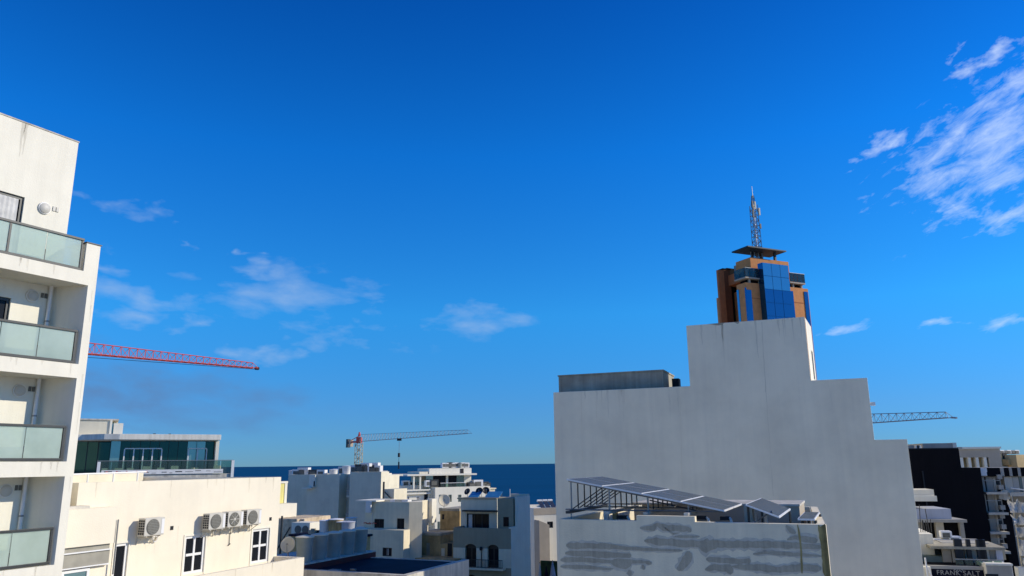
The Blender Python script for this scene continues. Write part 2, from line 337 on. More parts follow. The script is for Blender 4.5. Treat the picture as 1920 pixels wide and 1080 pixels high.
        s.quad((i0,j0,z1),(i1,j0,z1),(i1,j0,r),(i0,j0,r)); s.quad((i1,j0,z1),(i1,j1,z1),(i1,j1,r),(i1,j0,r))
        s.quad((i1,j1,z1),(i0,j1,z1),(i0,j1,r),(i1,j1,r)); s.quad((i0,j1,z1),(i0,j0,z1),(i0,j0,r),(i0,j1,r))
        s.quad((i0,j0,r),(i1,j0,r),(i1,j1,r),(i0,j1,r)); return s
    def lattice(s, p, q, w0, w1, n, r, up=Vector((0,0,1))):
        """square lattice mast from p to q"""
        p = Vector(p); q = Vector(q); d = (q-p).normalized(); a = d.cross(Vector((0.3,1,0))).normalized(); b = d.cross(a)
        rows = []
        for i in range(n+1):
            t = i/n; c = p.lerp(q, t); w = (w0 + (w1-w0)*t)/2
            rows.append([c + (a*sx + b*sy)*w for sx, sy in ((-1,-1),(1,-1),(1,1),(-1,1))])
        for j in range(4): s.tube(rows[0][j], rows[-1][j], r)
        for i in range(n):
            for j in range(4):
                s.tube(rows[i][j], rows[i][(j+1)%4], r*0.6)
                if (i+j) % 2: s.tube(rows[i][j], rows[i+1][(j+1)%4], r*0.6)
                else: s.tube(rows[i][(j+1)%4], rows[i+1][j], r*0.6)
        return s
    def jib(s, p, q, h0, h1, w, n, r):
        """triangular lattice boom, two lower chords and one upper"""
        p = Vector(p); q = Vector(q); d = (q-p).normalized(); a = d.cross(Vector((0,0,1))).normalized(); up = Vector((0,0,1))
        lo = []; hi = []
        for i in range(n+1): c = p.lerp(q, i/n); lo.append((c - a*w/2, c + a*w/2))
        for i in range(n): c = p.lerp(q, (i+0.5)/n); hi.append(c + up*(h0 + (h1-h0)*(i+0.5)/n))
        s.tube(lo[0][0], lo[-1][0], r); s.tube(lo[0][1], lo[-1][1], r); s.tube(hi[0], hi[-1], r*1.1)
        for i in range(n):
            for k in (0, 1): s.tube(lo[i][k], hi[i], r*0.65); s.tube(hi[i], lo[i+1][k], r*0.65)
            s.tube(lo[i][0], lo[i][1], r*0.6); s.tube(lo[i][0], lo[i+1][1], r*0.5)
        return s
    def build(s, name, m, parent=None, smooth=False, bevel=0.0, merge=False):
        me = bpy.data.meshes.new(name); me.from_pydata([tuple(p) for p in s.v], [], s.f); me.materials.append(m)
        if bevel or merge or smooth:
            b = bmesh.new(); b.from_mesh(me); bmesh.ops.remove_doubles(b, verts=b.verts, dist=1e-4); bmesh.ops.recalc_face_normals(b, faces=b.faces); b.to_mesh(me); b.free()
        me.update()
        o = bpy.data.objects.new(name, me); COL.objects.link(o); o.parent = parent
        if smooth:
            for p in me.polygons: p.use_smooth = True
            try: me.set_sharp_from_angle(angle=rad(40))
            except Exception: pass
        if bevel:
            md = o.modifiers.new('soft_edges', 'BEVEL'); md.width = bevel; md.segments = 2; md.limit_method = 'ANGLE'
        return o
def share(o, parent, loc, name=None):
    c = o.copy(); COL.objects.link(c); c.parent = parent; c.location = loc
    return c
def window(par, x0, x1, z0, z1, y=0.0, fm=None, gm=None, nv=1, nh=0, fw=0.06, T=None, sill=None, curtain=False, name='window', sp=0.12):
    """frame bars with separate panes; y is the plane of the frame's outer face"""
    fm = fm or S_WPVC; gm = gm or G_WIN; b = MB(T); D = 0.06
    b.box(x0, x1, y, y+D, z0, z0+fw); b.box(x0, x1, y, y+D, z1-fw, z1)
    b.box(x0, x0+fw, y, y+D, z0+fw, z1-fw); b.box(x1-fw, x1, y, y+D, z0+fw, z1-fw)
    xs = [x0+fw] + [x0 + (x1-x0)*(i+1)/(nv+1) for i in range(nv)] + [x1-fw]
    zs = [z0+fw] + [z0 + (z1-z0)*(i+1)/(nh+1) for i in range(nh)] + [z1-fw]
    for x in xs[1:-1]: b.box(x-fw/2, x+fw/2, y+0.004, y+D-0.004, z0+fw, z1-fw)
    for z in zs[1:-1]:
        for i in range(len(xs)-1):
            b.box(xs[i]+fw/2, xs[i+1]-fw/2, y+0.006, y+D-0.006, z-fw/2, z+fw/2)
    o = b.build(name, fm, par)
    for i in range(len(xs)-1):
        for j in range(len(zs)-1):
            MB(T).quad((xs[i]-0.02,y+D*0.6,zs[j]-0.02),(xs[i+1]+0.02,y+D*0.6,zs[j]-0.02),(xs[i+1]+0.02,y+D*0.6,zs[j+1]+0.02),(xs[i]-0.02,y+D*0.6,zs[j+1]+0.02)).build('pane', gm, o)
    if sill: MB(T).box(x0-0.08, x1+0.08, y-sp-0.05, y-0.002, z0-0.07, z0-0.002).build('sill', sill, o)
    return o
def drip(par, x, ztop, ln, w, y, m_, name='drip_stain'):
    """thin ragged run of dirt below an edge, a skin 2 mm proud of the wall"""
    n = 7; m = MB(); a = []
    for i in range(n+1):
        t = i/n; k = w*(1 - 0.85*t)*random.uniform(0.7, 1.15); c = x + random.uniform(-0.15, 0.15)*w; a.append((c-k/2, c+k/2, ztop - ln*t))
    for p, q in zip(a[:-1], a[1:]): m.quad((q[0], y-0.002, q[2]), (q[1], y-0.002, q[2]), (p[1], y-0.002, p[2]), (p[0], y-0.002, p[2]))
    return m.build(name, m_, par)
def rx(X1): return lambda a, d, z: (X1 - d, a, z)     # maps a facade onto a right-hand side wall
# ------------------------------------------------------------------ ground and sea
def ground():
    v = []; f = []
    xs = [-6000, -2500, -1000, -500] + list(range(-300, 321, 20)) + [500, 1000, 2500, 6000]
    ys = [-3000, -1000, -300, -100, -40] + list(range(-20, 361, 20)) + [420, 600, 1500]
    for y in ys:
        for x in xs:
            # the town slopes down to the sea on the left, stays high on the right where the tower stands
            t = min(max((y - 130) / 190, 0), 1); k = min(max((170 - x) / 120, 0), 1)
            v.append((x, y, -22 * t * t * (3 - 2 * t) * k - (40 if y > 900 else 0)))
    n = len(xs)
    for j in range(len(ys)-1):
        for i in range(n-1): a = j*n+i; f.append((a, a+1, a+n+1, a+n))
    m = MB(); m.add(v, f); o = m.build('ground', M_GROUND, smooth=False); return tag(o, kind='structure')
ground()
sm = MB(); sm.quad((-70000, 180, -18), (70000, 180, -18), (70000, 90000, -18), (-70000, 90000, -18))
tag(sm.build('sea', M_SEA), kind='structure')
st = MB(); fa = Frame(14, 24, 22); 
q = [fa.o + fa.d*a - fa.n*b for a, b in ((-60, -26), (120, -26), (120, -18), (-60, -18))]
st.quad(*[(p.x, p.y, 0.004) for p in q]); tag(st.build('road', M_ASPH), kind='structure')

# ------------------------------------------------------------------ apartment block at the left edge
F = facade(170, 700, 27, 29)
L = thing('apartment_building', 'tall white apartment block with frosted glass balconies at the left edge', 'building', F)
DB = 1.19; XL = -9.0; PITCH = 2.935
slabs = [5.64 - PITCH*k for k in range(10)]; slabs = [s for s in slabs if s + EZ > 0.4]
b = MB()                                                     # end fin, slightly splayed in plan
b.prism([(-0.42, 0), (-0.16, 0), (-0.16, 9.5), (-0.80, 9.5), (-0.80, DB)], 0, 6.07 + EZ)
b.prism([(-0.62, 0), (-0.16, 0), (-0.16, DB), (-0.40, DB)], 6.07 + EZ, 7.0 + EZ)
b.build('end_wall', P_WHITE, L)
MB().box(-0.64, -0.13, -0.03, DB-0.1, 7.0+EZ, 7.03+EZ).build('coping', S_DMET, L)
for s in slabs:
    MB().box(XL, -0.42, 0, DB - 0.002, s + EZ, s + 0.43 + EZ).build('balcony_slab', P_WHITE, L)
holes = [(-4.3, -2.05, 6.12+EZ, 8.30+EZ)]
b = MB().wall(XL, -0.62, 6.07+EZ, 10.70+EZ, DB, holes, 0.14)
b.quad((-0.62, DB, 6.07+EZ), (-0.62, 9, 6.07+EZ), (-0.62, 9, 10.70+EZ), (-0.62, DB, 10.70+EZ)); b.quad((XL, DB, 10.70+EZ), (-0.62, DB, 10.70+EZ), (-0.62, 9, 10.70+EZ), (XL, 9, 10.70+EZ))
b.quad((XL, 9, 6.07+EZ), (XL, DB, 6.07+EZ), (XL, DB, 10.7+EZ), (XL, 9, 10.7+EZ)); b.quad((XL, 9, 6.07+EZ), (-0.62, 9, 6.07+EZ), (-0.62, 9, 10.7+EZ), (XL, 9, 10.7+EZ))
b.build('penthouse_wall', P_WHITE, L)
MB().box(XL, -0.60, DB-0.02, DB+0.3, 10.70+EZ, 10.74+EZ).build('coping', P_CONCL, L)
hs_ = [(-4.3, -2.02, s - PITCH + 0.46 + EZ, s - PITCH + 2.36 + EZ) for s in slabs if s - PITCH + EZ > -1]
b = MB().wall(XL, -0.80, 0, slabs[0]+EZ, DB, hs_, 0.14); b.quad((XL, 9.5, 0), (XL, 0, 0), (XL, 0, 6.07+EZ), (XL, 9.5, 6.07+EZ)); b.quad((XL, 9.5, 0), (-0.2, 9.5, 0), (-0.2, 9.5, 6.07+EZ), (XL, 9.5, 6.07+EZ))
b.build('back_wall', P_WHITE, L)
for k, h in enumerate(holes + hs_):
    if h[2] > EZ - 7:
        w = window(L, h[0], h[1], h[2], h[3], DB+0.06, S_DMET, G_WIN, 1, 0, 0.09, name='balcony_door')
        cb = MB(); n = 26                                    # folded net curtain behind the glass
        cv = []
        for i in range(n+1): x = h[0] + 0.3 + (h[1]-h[0]-0.45)*i/n; cv.append((x, DB+0.035 + (0.012 if i % 2 else 0.0)))
        if k == 0:
            for i in range(n): cb.quad((*cv[i], h[2]+0.1), (*cv[i+1], h[2]+0.1), (*cv[i+1], h[3]-0.1), (*cv[i], h[3]-0.1))
            cb.build('curtain', S_CURT, w)
for k in range(5):
    s = 5.64 + PITCH - PITCH*k                               # ceiling level above this floor
    zf = s - PITCH + 0.43
    lz = 8.12 - PITCH*k + (0.0 if k == 0 else 0.06); lx = -1.43
    b = MB().lathey([(0.19, DB-0.002), (0.20, DB-0.03), (0.19, DB-0.05)], lx, lz+EZ, 24); lb = b.build('wall_lamp', S_WHITEP, L, smooth=True)
    MB().lathey([(0.17, DB-0.05), (0.165, DB-0.075), (0.12, DB-0.105), (0.05, DB-0.12), (0.001, DB-0.122)], lx, lz+EZ, 24).build('lamp_dome', S_ACW, lb, smooth=True)
    for i in (0, 1):
        x = -1.13 + 0.11*i; MB().box(x-0.04, x+0.04, DB-0.03, DB-0.003, lz+0.0+EZ, lz+0.15+EZ).build('vent_cover', S_GRILL if k else S_ACW, L)
    if k:
        b = MB(); b.tube((-0.93, DB-0.09, zf+EZ), (-0.93, DB-0.09, s+EZ), 0.055, 14)
        po = b.build('drain_pipe', S_WHITEP, L, smooth=True)
        for dz in (0.55, 1.35): MB().tube((-0.93, DB-0.09, zf+dz+EZ), (-0.93, DB-0.09, zf+dz+0.05+EZ), 0.068, 14).build('pipe_collar', S_GMET, po)
    # glass balustrade
    x1 = -0.66 if k == 0 else -0.52
    z0, z1 = zf + 0.02 + EZ, zf + 1.06 + EZ
    b = MB(); b.box(XL, x1, 0.06, 0.16, z1-0.07, z1).box(XL, x1, 0.07, 0.15, z0, z0+0.08).box(x1-0.07, x1, 0.075, 0.145, z0+0.08, z1-0.07)
    rl = b.build('balustrade', S_DMET, L, bevel=0.006)
    x = x1 - 0.07; j = 0
    while x > XL + 0.4:
        w = 1.07; xa = x - w
        MB().box(xa+0.012, x-0.012, 0.10, 0.118, z0+0.06, z1-0.05).build('glass_pane', G_FROST, rl)
        if k == 0 and j == 1: MB().box(xa-0.03, xa+0.03, 0.08, 0.14, z0+0.08, z1-0.07).build('post', S_DMET, rl)
        else: MB().box(xa-0.011, xa+0.011, 0.098, 0.12, z0+0.08, z0+0.42).build('pane_clamp', S_BMET, rl)
        x = xa; j += 1

for k in range(4):
    for j in range(5): drip(L, random.uniform(-3.4, -0.6), slabs[k]+0.42+EZ, random.uniform(0.12, 0.36), random.uniform(0.03, 0.09), 0, P_DRIPW)
for j in range(6): drip(L, random.uniform(-4, -0.8), 10.69+EZ, random.uniform(0.3, 1.3), random.uniform(0.05, 0.14), DB, P_DRIPW)
for j in range(5): drip(L, random.uniform(-0.38, -0.22), slabs[j % 3]+random.uniform(-1, 0.4)+EZ, random.uniform(0.3, 1.0), random.uniform(0.02, 0.05), 0, P_DRIPW)
# ------------------------------------------------------------------ cream building with air conditioners
F = facade(527, 898, 36, 24); CF = F
C = thing('cream_building', 'cream rendered building with four air conditioners beside the white apartment block', 'building', F)
zt = -0.47 + EZ; zt_c = zt; xl = -9.77
wins = [(-5.13, -4.12, -3.93+EZ, -2.56+EZ), (-1.58, -0.54, -3.95+EZ, -2.59+EZ), (-8.15, -7.62, -4.6+EZ, -2.54+EZ)]
b = MB().shell(xl, 0, 0, 9, 0, zt, wins, par=0.25, pt=0.2)
b.build('wall', P_CREAM, C)
for i, w in enumerate(wins):
    o = window(C, *w, 0.03, S_WPVC, G_WIN, 1 if i < 2 else 0, 1 if i < 2 else 0, 0.09)
    # raised surround
    s = MB(); t = 0.07
    s.box(w[0]-t, w[0]-0.002, -0.025, 0.0-0.002, w[2]-t, w[3]+t).box(w[1]+0.002, w[1]+t, -0.025, -0.002, w[2]-t, w[3]+t).box(w[0]-0.002, w[1]+0.002, -0.025, -0.002, w[3]+0.002, w[3]+t)
    s.build('window_surround', P_WHITE, o)
YB = -0.45; X2, z2 = F.loc(222, 950, YB)
b = MB(); zb = -2.45 + EZ; b.box(-14, X2, YB, -0.003, zb, z2); b.build('projecting_bay', P_CREAM, C)
MB().box(-14, X2-1.05, YB+0.02, -0.003, z2+0.002, z2+0.09).build('bay_coping', P_CONCL, C)
MB().box(-14, X2-0.1, YB+0.1, -0.003, zb-0.16, zb-0.002).build('awning_box', S_BLIND, C)
MB().box(-14, X2-0.1, YB-0.02, YB+0.1, zb-0.20, zb-0.162).build('awning_rail', S_WPVC, C)
MB().box(-14, X2-0.12, YB+0.04, YB+0.08, zb-0.62, zb-0.202).build('awning_cloth', S_BLIND, C)
MB().box(-14, X2-0.12, YB, YB+0.1, zb-0.66, zb-0.622).build('awning_bar', S_WPVC, C)
MB().box(-14, X2, YB+0.15, -0.003, 0, zb-0.70).build('bay_lower_wall', P_CREAM, C)
MB().tube((X2+0.02, YB-0.04, zb+0.75), (X2+0.02, YB-0.04, zb-1.0), 0.025, 6).build('awning_rod', S_GMET, C)
zw = F.Z(175, 1064, YB); window(C, X2-2.6, X2-0.75, zw-1.6, zw, YB+0.09, S_WPVC, G_TEALL, 1, 0, 0.09)
# terrace with a low wall at the right end
zt2 = -3.80 + EZ; YT = -1.5
b = MB(); b.box(-9, 0.0, YT, YT+0.18, 0, zt2).box(-0.18, 0.0, YT+0.182, -0.003, 0, zt2).box(-9, -0.182, YT+0.182, -0.003, 0, zt2-0.42)
b.build('terrace_wall', P_CREAM, C)
for px, py in ((322, 990), (507, 973)):
    x, z = F.loc(px, py); MB().box(x-0.07, x+0.07, -0.012, -0.002, z-0.07, z+0.07).build('vent_hole', S_DARK, C)
# stair head and pipes on the roof behind the parapet
b = MB(); b.box(-12.5, -9.9, 0.4, 5, EZ-3, zt-0.03); b.build('rear_wing', P_CREAM, C)
b = MB()
for y in (3.0,): 
    b.tube((-9.5, y, zt+0.22), (-4.6, y, zt+0.30), 0.035, 6)
    for x in (-9.2, -8.0, -7.2, -6.1, -5.0): b.tube((x, y, zt-0.25), (x, y, zt+0.28), 0.03, 6)
b.build('roof_rail', S_WHITEP, C)
MB().box(-9.2, -0.3, 8.2, 8.98, zt-0.26, zt+0.22).build('rear_parapet', P_LGREY, C)
# wire dangling from the units
b = MB(); x, z = F.loc(430, 1003); b.tube((x, -0.03, z+0.1), (x, -0.03, z-0.35), 0.012, 5).tube((x-0.06, -0.03, z-0.40), (x+0.05, -0.03, z-0.34), 0.02, 5); b.build('loose_cable', S_BMET, C)

def ac_mesh(fr, label, fan=False, group='air conditioners on the cream wall', bracket=True, name='air_conditioner'):
    W, H, D = 0.84, 0.60, 0.34
    t = thing(name, label, 'air conditioner', fr, group)
    y0, y1 = -0.50, -0.16
    MB().box(0, W, y0, y1, 0, H).build('casing', S_ACW, t, bevel=0.012)
    cx, cz = W*0.40, H*0.5
    g = MB().lathey([(0.265, y0-0.002), (0.265, y0-0.022), (0.24, y0-0.026)], cx, cz, 28).build('fan_grille', S_GRILL, t)
    if fan:
        b = MB()
        for i in range(8):
            a = i*math.pi/4; b.tube((cx+0.05*math.cos(a), y0-0.03, cz+0.05*math.sin(a)), (cx+0.24*math.cos(a), y0-0.03, cz+0.24*math.sin(a)), 0.012, 4)
        b.lathey([(0.05, y0-0.027), (0.05, y0-0.04), (0.03, y0-0.045)], cx, cz, 14); b.build('fan_hub', S_ACW, g)
    else:
        b = MB()
        for i in range(9):
            z = cz - 0.22 + 0.055*i; w = math.sqrt(max(0.24**2 - (z-cz)**2, 0.001)); b.box(cx-w, cx+w, y0-0.032, y0-0.027, z-0.006, z+0.006)
        b.build('grille_bars', S_GMET, g)
    b = MB()
    for i in range(3):
        for j in range(6): b.box(-0.006, -0.001, y0+0.03+0.10*i, y0+0.105+0.10*i, 0.05+0.085*j, 0.115+0.085*j)
    b.build('side_louvres', S_DARK, t)
    MB().box(W-0.14, W-0.02, y0-0.008, y0-0.001, 0.05, 0.55).build('service_cover', S_WPVC, t)
    for x in (0.12, W-0.12):
        b = MB(); b.box(x-0.02, x+0.02, y0+0.02, -0.002, -0.045, -0.003).box(x-0.02, x+0.02, -0.03, -0.002, -0.30, -0.047); b.tube((x, -0.02, -0.28), (x, y0+0.12, -0.05), 0.015, 4); b.build('bracket', S_ACW, t)
    b = MB(); b.tube((W-0.05, -0.2, 0.08), (W+0.03, -0.03, -0.05), 0.02, 6).tube((W+0.03, -0.03, -0.05), (W+0.0, -0.02, -0.14), 0.02, 6)
    b.build('pipe', S_WHITEP, t)
    return t
def acpos(px, py): return F.loc(px, py, -0.5)
for i, (px, py, lab, fan) in enumerate(((270, 1006, 'air conditioner hanging alone at the left of the cream wall', False), (391, 994, 'leftmost of the three air conditioners side by side on the cream wall', False),
        (426.5, 989.5, 'middle air conditioner of the three, with a white fan hub, on the cream wall', True), (462, 985, 'rightmost of the three air conditioners, above the right window of the cream wall', False))):
    x, z = acpos(px, py); t = ac_mesh(F.at(x, 0, z), lab, fan)
    if i == 0:
        b = MB(); pr = None
        for k in range(33):
            a = k*2*math.pi/16; rr = 0.13 - 0.0015*k; p = (W_ := 0.86 + rr*math.cos(a), -0.04 - 0.0015*k, -0.17 + rr*math.sin(a))
            if pr: b.tube(pr, p, 0.016, 5)
            pr = p
        b.build('coiled_pipe', S_WHITEP, t)
for x in (-4.0, -3.2, -2.1, -1.6, -6.9, -6.5, -5.5): drip(C, x, -2.15+EZ if x > -6 else -2.2+EZ, random.uniform(0.25, 0.9), random.uniform(0.03, 0.08), 0, P_DRIPC)
for j in range(9): drip(C, random.uniform(-9.4, -0.3), zt_c, random.uniform(0.15, 0.7), random.uniform(0.04, 0.12), 0, P_DRIPC)
for j in range(5): drip(C, random.uniform(-4.0, -0.3), zt2, random.uniform(0.15, 0.5), random.uniform(0.04, 0.10), YT, P_DRIPC)
# ------------------------------------------------------------------ big stepped party wall
F = facade(1430, 860, 40, 112); WF = F
Wb = thing('stepped_building', 'tall pale building with a blank stepped wall in shade right of centre', 'building', F)
xa, za = F.loc(1037.5, 736); xb, zb = F.loc(1286.5, 610); zb2 = F.Z(1507.5, 595); xc = F.X(1509, 600); xd, zd = F.loc(1626, 709.5); xe, ze = F.loc(1701, 824.5)
za = 3.84+EZ; zb = 7.03+EZ; zd = 3.84+EZ; ze = 0.92+EZ
xd0 = F.X(1637.5, 824)
prof = [(xa, 0), (xe, 0), (xe, ze), (xd, ze), (xd, zd), (xc, zd), (xc, zb), (xb, zb), (xb, za), (xa, za)]
MB().prismy(prof, 0, 0.25).build('party_wall', P_BIG, Wb, bevel=0.015, merge=True)
BD = 44  # unseen depth, lengthened to throw shade on the arched house
b = MB(); b.box(xa+0.02, xb, 0.252, BD, 0, za-0.35).box(xb+0.004, xc-0.02, 0.252, 3.3, za-0.4, zb-0.02).box(xb+0.004, xd-0.02, 0.252, BD, 0, za-0.40)
b.box(xd-0.018, xe-0.02, 0.252, BD, 0, ze-0.3)
b.box(xa+0.3, xd-0.3, 18, 27.99, za-0.39, 4.8+EZ).box(xa+0.3, xd-0.3, 28, BD-0.1, za-0.39, 5.5+EZ)  # raised rear volumes out of view, added to shade the arched house
b.build('body', P_WHITE, Wb)
# sunlit return of the stair tower, with its slot window
b = MB(); b.wall(0.26, 3.3, zd-0.42, zb, 0, [(1.9, 2.7, zd+0.25, zd+1.75)], 0.12)
SK = 0.075                                           # the return is splayed a little outwards
k = MB(); k.add([(xc - y + SK*x, x, z) for x, y, z in b.v], b.f); k.build('stair_tower_side', P_WHITE, Wb)
window(Wb, 1.9, 2.7, zd+0.25, zd+1.75, 0.05, S_DMET, G_WIN, 0, 0, 0.06, T=lambda a, d, z: (xc - d + SK*a, a, z), name='slot_window')
b = MB(); b.box(xa+0.02, xb-0.02, BD-0.25, BD, za-0.36, za-0.02).box(xa+0.02, xa+0.27, 0.26, BD-0.26, za-0.36, za-0.02); b.build('parapet', P_BIG, Wb)
# old joints in the render
for (p0, p1, wd_) in (((1275, 728), (1279, 930), 0.02), ((1428, 604), (1436, 735), 0.05), ((1436, 735), (1450, 930), 0.05), ((1090, 742), (1092, 870), 0.025), ((1118, 745), (1119, 790), 0.02)):
    x0, z0 = F.loc(*p0); x1, z1 = F.loc(*p1)
    m = MB(); n = 14; L_ = []; R_ = []
    for i in range(n+1):
        t = i/n; x = x0 + (x1-x0)*t + random.uniform(-0.012, 0.012); w = wd_*random.uniform(0.5, 1.1); z = z0 + (z1-z0)*t; L_.append((x-w/2, z)); R_.append((x+w/2, z))
    for i in range(n): m.quad((L_[i][0], -0.003, L_[i][1]), (R_[i][0], -0.003, R_[i][1]), (R_[i+1][0], -0.003, R_[i+1][1]), (L_[i+1][0], -0.003, L_[i+1][1]))
    m.build('render_joint', P_LGREY if wd_ > 0.03 else P_GREYW, Wb)
# patched nicks along the top of the stair tower
for px, py, w in ((1345, 606.5, 0.5), (1382, 604.5, 0.16)):
    x, z = F.loc(px, py); MB().prismy([(x-w, zb+0.0), (x+w*0.8, zb+0.012), (x+w*0.5, zb-0.08), (x+w*0.1, zb-0.11), (x-w*0.5, zb-0.05)], -0.006, -0.002).build('chipped_edge', P_CONC, Wb)
for j in range(26):
    x = random.uniform(xa+0.3, xd-0.3); zt_ = za if x < xb else (zb if x < xc else zd)
    drip(Wb, x, zt_-0.01, random.uniform(0.3, 2.2), random.uniform(0.04, 0.16), 0, P_DRIPB)
# weathered concrete roof room
yq = 1.0; x0, z1 = F.loc(1047, 703, yq); x1, z1b = F.loc(1243, 695, yq); z1 = 0.5*(z1+z1b)
rr = MB(); rr.box(x0, x1, yq, yq+3.2, za-0.6, z1-0.05); o = rr.build('roof_room', P_CONC, Wb, bevel=0.02, merge=True)
MB().box(x0-0.04, x1+0.04, yq-0.04, yq+3.24, z1-0.05, z1+0.02).build('roof_room_lip', P_CONC, o)
b = MB(); x, z = F.loc(1270, 722, 2.2); b.box(x-0.25, x+0.12, 2.0, 2.6, za-0.3, z+0.35); b.build('roof_vent', S_DARK, Wb)
b = MB(); b.tube((x+0.3, 1.6, za-0.3), (x+0.3, 1.6, za+0.15), 0.06, 8).tube((x+0.3, 1.6, za+0.12), (x+0.75, 1.6, za+0.05), 0.04, 8); b.build('roof_pipe', S_GMET, Wb)
# small floodlight on the right edge
x, z = F.loc(1632, 757); b = MB(); b.box(x+0.02, x+0.22, 0.1, 0.25, z-0.08, z+0.08); b.tube((x-0.1, 0.2, z), (x+0.05, 0.2, z), 0.03, 6); b.build('floodlight', S_WHITEP, Wb)

# ------------------------------------------------------------------ near building with patched wall and solar panels
F = facade(1300, 980, 20, 114); SF = F
S = thing('patched_building', 'grey building with a patchy cement wall in front of the stepped white building', 'building', F)
zt = -1.455 + EZ; xl, xr = -3.57, 3.05
b = MB(); SD = 7.5
b.box(xl, xr, 0, 0.22, 0, zt).box(-1.44, 0.04, 0.0, 0.22, zt, zt+0.13).box(xl, xl+0.2, 0.222, SD, 0, zt).box(xl+0.202, xr-0.75, SD-0.2, SD, 0, zt)
b.prism([(xr-0.22, 0.222), (xr-0.02, 0.222), (xr-0.52, SD), (xr-0.72, SD)], 0, zt)
b.build('wall', P_GREYW, S, merge=False)
MB().box(xl+0.202, xr-0.73, 0.222, SD-0.202, 0, zt-0.55).build('roof_deck', S_ROOF, S)
MB().prismy([(xr-0.10, 0), (xr+0.0, 0), (xr+0.0, zt-0.02), (xr-0.02, zt+0.02), (xr-0.13, zt-0.05)], -0.02, -0.002).build('corner_stain', P_RUST, S)
# smeared cement repairs, each a thin uneven skin on the wall
def smear(pts, lift):
    """pts: (px, py, half width in px) along the stroke"""
    m = MB(); top = []; bot = []
    P = []
    for (a, b_) in zip(pts[:-1], pts[1:]):
        n = max(2, int(abs(b_[0]-a[0])/7) + int(abs(b_[1]-a[1])/7))
        for i in range(n): t = i/n; P.append([a[j] + (b_[j]-a[j])*t for j in range(3)])
    P.append(list(pts[-1]))
    for i, (px, py, w) in enumerate(P):
        q = P[min(i+1, len(P)-1)]; r = P[max(i-1, 0)]; dx, dy = q[0]-r[0], q[1]-r[1]; l = math.hypot(dx, dy) or 1
        nx, ny = -dy/l, dx/l; e = 0.35 if i in (0, len(P)-1) else 1
        w1 = w*e*random.uniform(0.75, 1.2); w2 = w*e*random.uniform(0.75, 1.2)
        top.append(F.loc(px - nx*w1, py - ny*w1)); bot.append(F.loc(px + nx*w2, py + ny*w2))
    y = -0.003 - lift
    for i in range(len(top)-1): m.quad((bot[i][0], y, bot[i][1]), (bot[i+1][0], y, bot[i+1][1]), (top[i+1][0], y, top[i+1][1]), (top[i][0], y, top[i][1]))
    for s_ in (top, bot):
        for i in range(len(s_)-1): m.quad((s_[i][0], y, s_[i][1]), (s_[i+1][0], y, s_[i+1][1]), (s_[i+1][0], -0.0005, s_[i+1][1]), (s_[i][0], -0.0005, s_[i][1]))
    return m
strokes = [
 [(1200, 990, 3), (1225, 990, 5), (1232, 983, 4), (1245, 989, 6), (1290, 992, 5), (1296, 997, 3)],
 [(1265, 1006, 2), (1290, 1006, 3), (1312, 1006, 1.5)],
 [(1208, 1014, 3), (1230, 1015, 7), (1310, 1020, 7), (1325, 1023, 12), (1338, 1022, 10), (1345, 1021, 7), (1440, 1021, 7), (1530, 1025, 5), (1543, 1026, 2)],
 [(1062, 1022, 4), (1075, 1023, 6), (1135, 1024, 5), (1175, 1028, 3), (1240, 1031, 3), (1280, 1032, 2)],
 [(1060, 1037, 4), (1080, 1038, 5), (1130, 1040, 6), (1180, 1042, 4), (1184, 1042, 3)],
 [(1051, 1050, 4), (1090, 1049, 5), (1145, 1053, 3), (1158, 1056, 9), (1172, 1057, 10), (1185, 1053, 4), (1210, 1054, 3), (1222, 1056, 4)],
 [(1051, 1062, 3), (1090, 1063, 4), (1140, 1067, 2.5), (1150, 1066, 2)],
 [(1290, 1033, 6), (1290, 1042, 8), (1284, 1055, 9), (1274, 1066, 6), (1272, 1070, 3)],
 [(1180, 1068, 4), (1182, 1080, 6)],
 [(1324, 1048, 3), (1335, 1049, 6), (1385, 1053, 5), (1405, 1052, 5), (1408, 1052, 3)],
 [(1322, 1068, 3), (1340, 1063, 6), (1365, 1066, 8), (1372, 1076, 6)],
 [(1372, 1062, 3), (1420, 1064, 7), (1455, 1068, 6), (1500, 1064, 7), (1540, 1066, 6)],
 [(1412, 1039, 2), (1435, 1036, 3), (1480, 1039, 4), (1520, 1041, 3), (1540, 1043, 1.5)],
 [(1474, 985, 3), (1482, 994, 5), (1492, 1000, 4)],
 [(1476, 1012, 3), (1490, 1008, 4), (1510, 1010, 7), (1527, 1014, 6), (1530, 1018, 4)],
 [(1205, 1059, 4), (1208, 1068, 3)],
 [(1240, 984, 2), (1262, 1001, 1.5), (1275, 999, 1.2)],
]
for i, s_ in enumerate(strokes):
    o = smear([(a, b_, c*1.45+1.2) for a, b_, c in s_], 0.0006*(i % 5)).build('cement_halo', P_PATCHL, S)
    smear(s_, 0.004 + 0.0012*(i % 4)).build('cement_patch', P_PATCH, o)
for s_ in ([(1495, 983, 1.2), (1499, 1003, 2), (1502, 1030, 1.5), (1504, 1075, 2.5)], [(1535, 984, 2.5), (1538, 1000, 3), (1543, 1030, 3), (1547, 1079, 3.5)]):
    smear(s_, 0.011).build('rust_run', P_RUST, S)
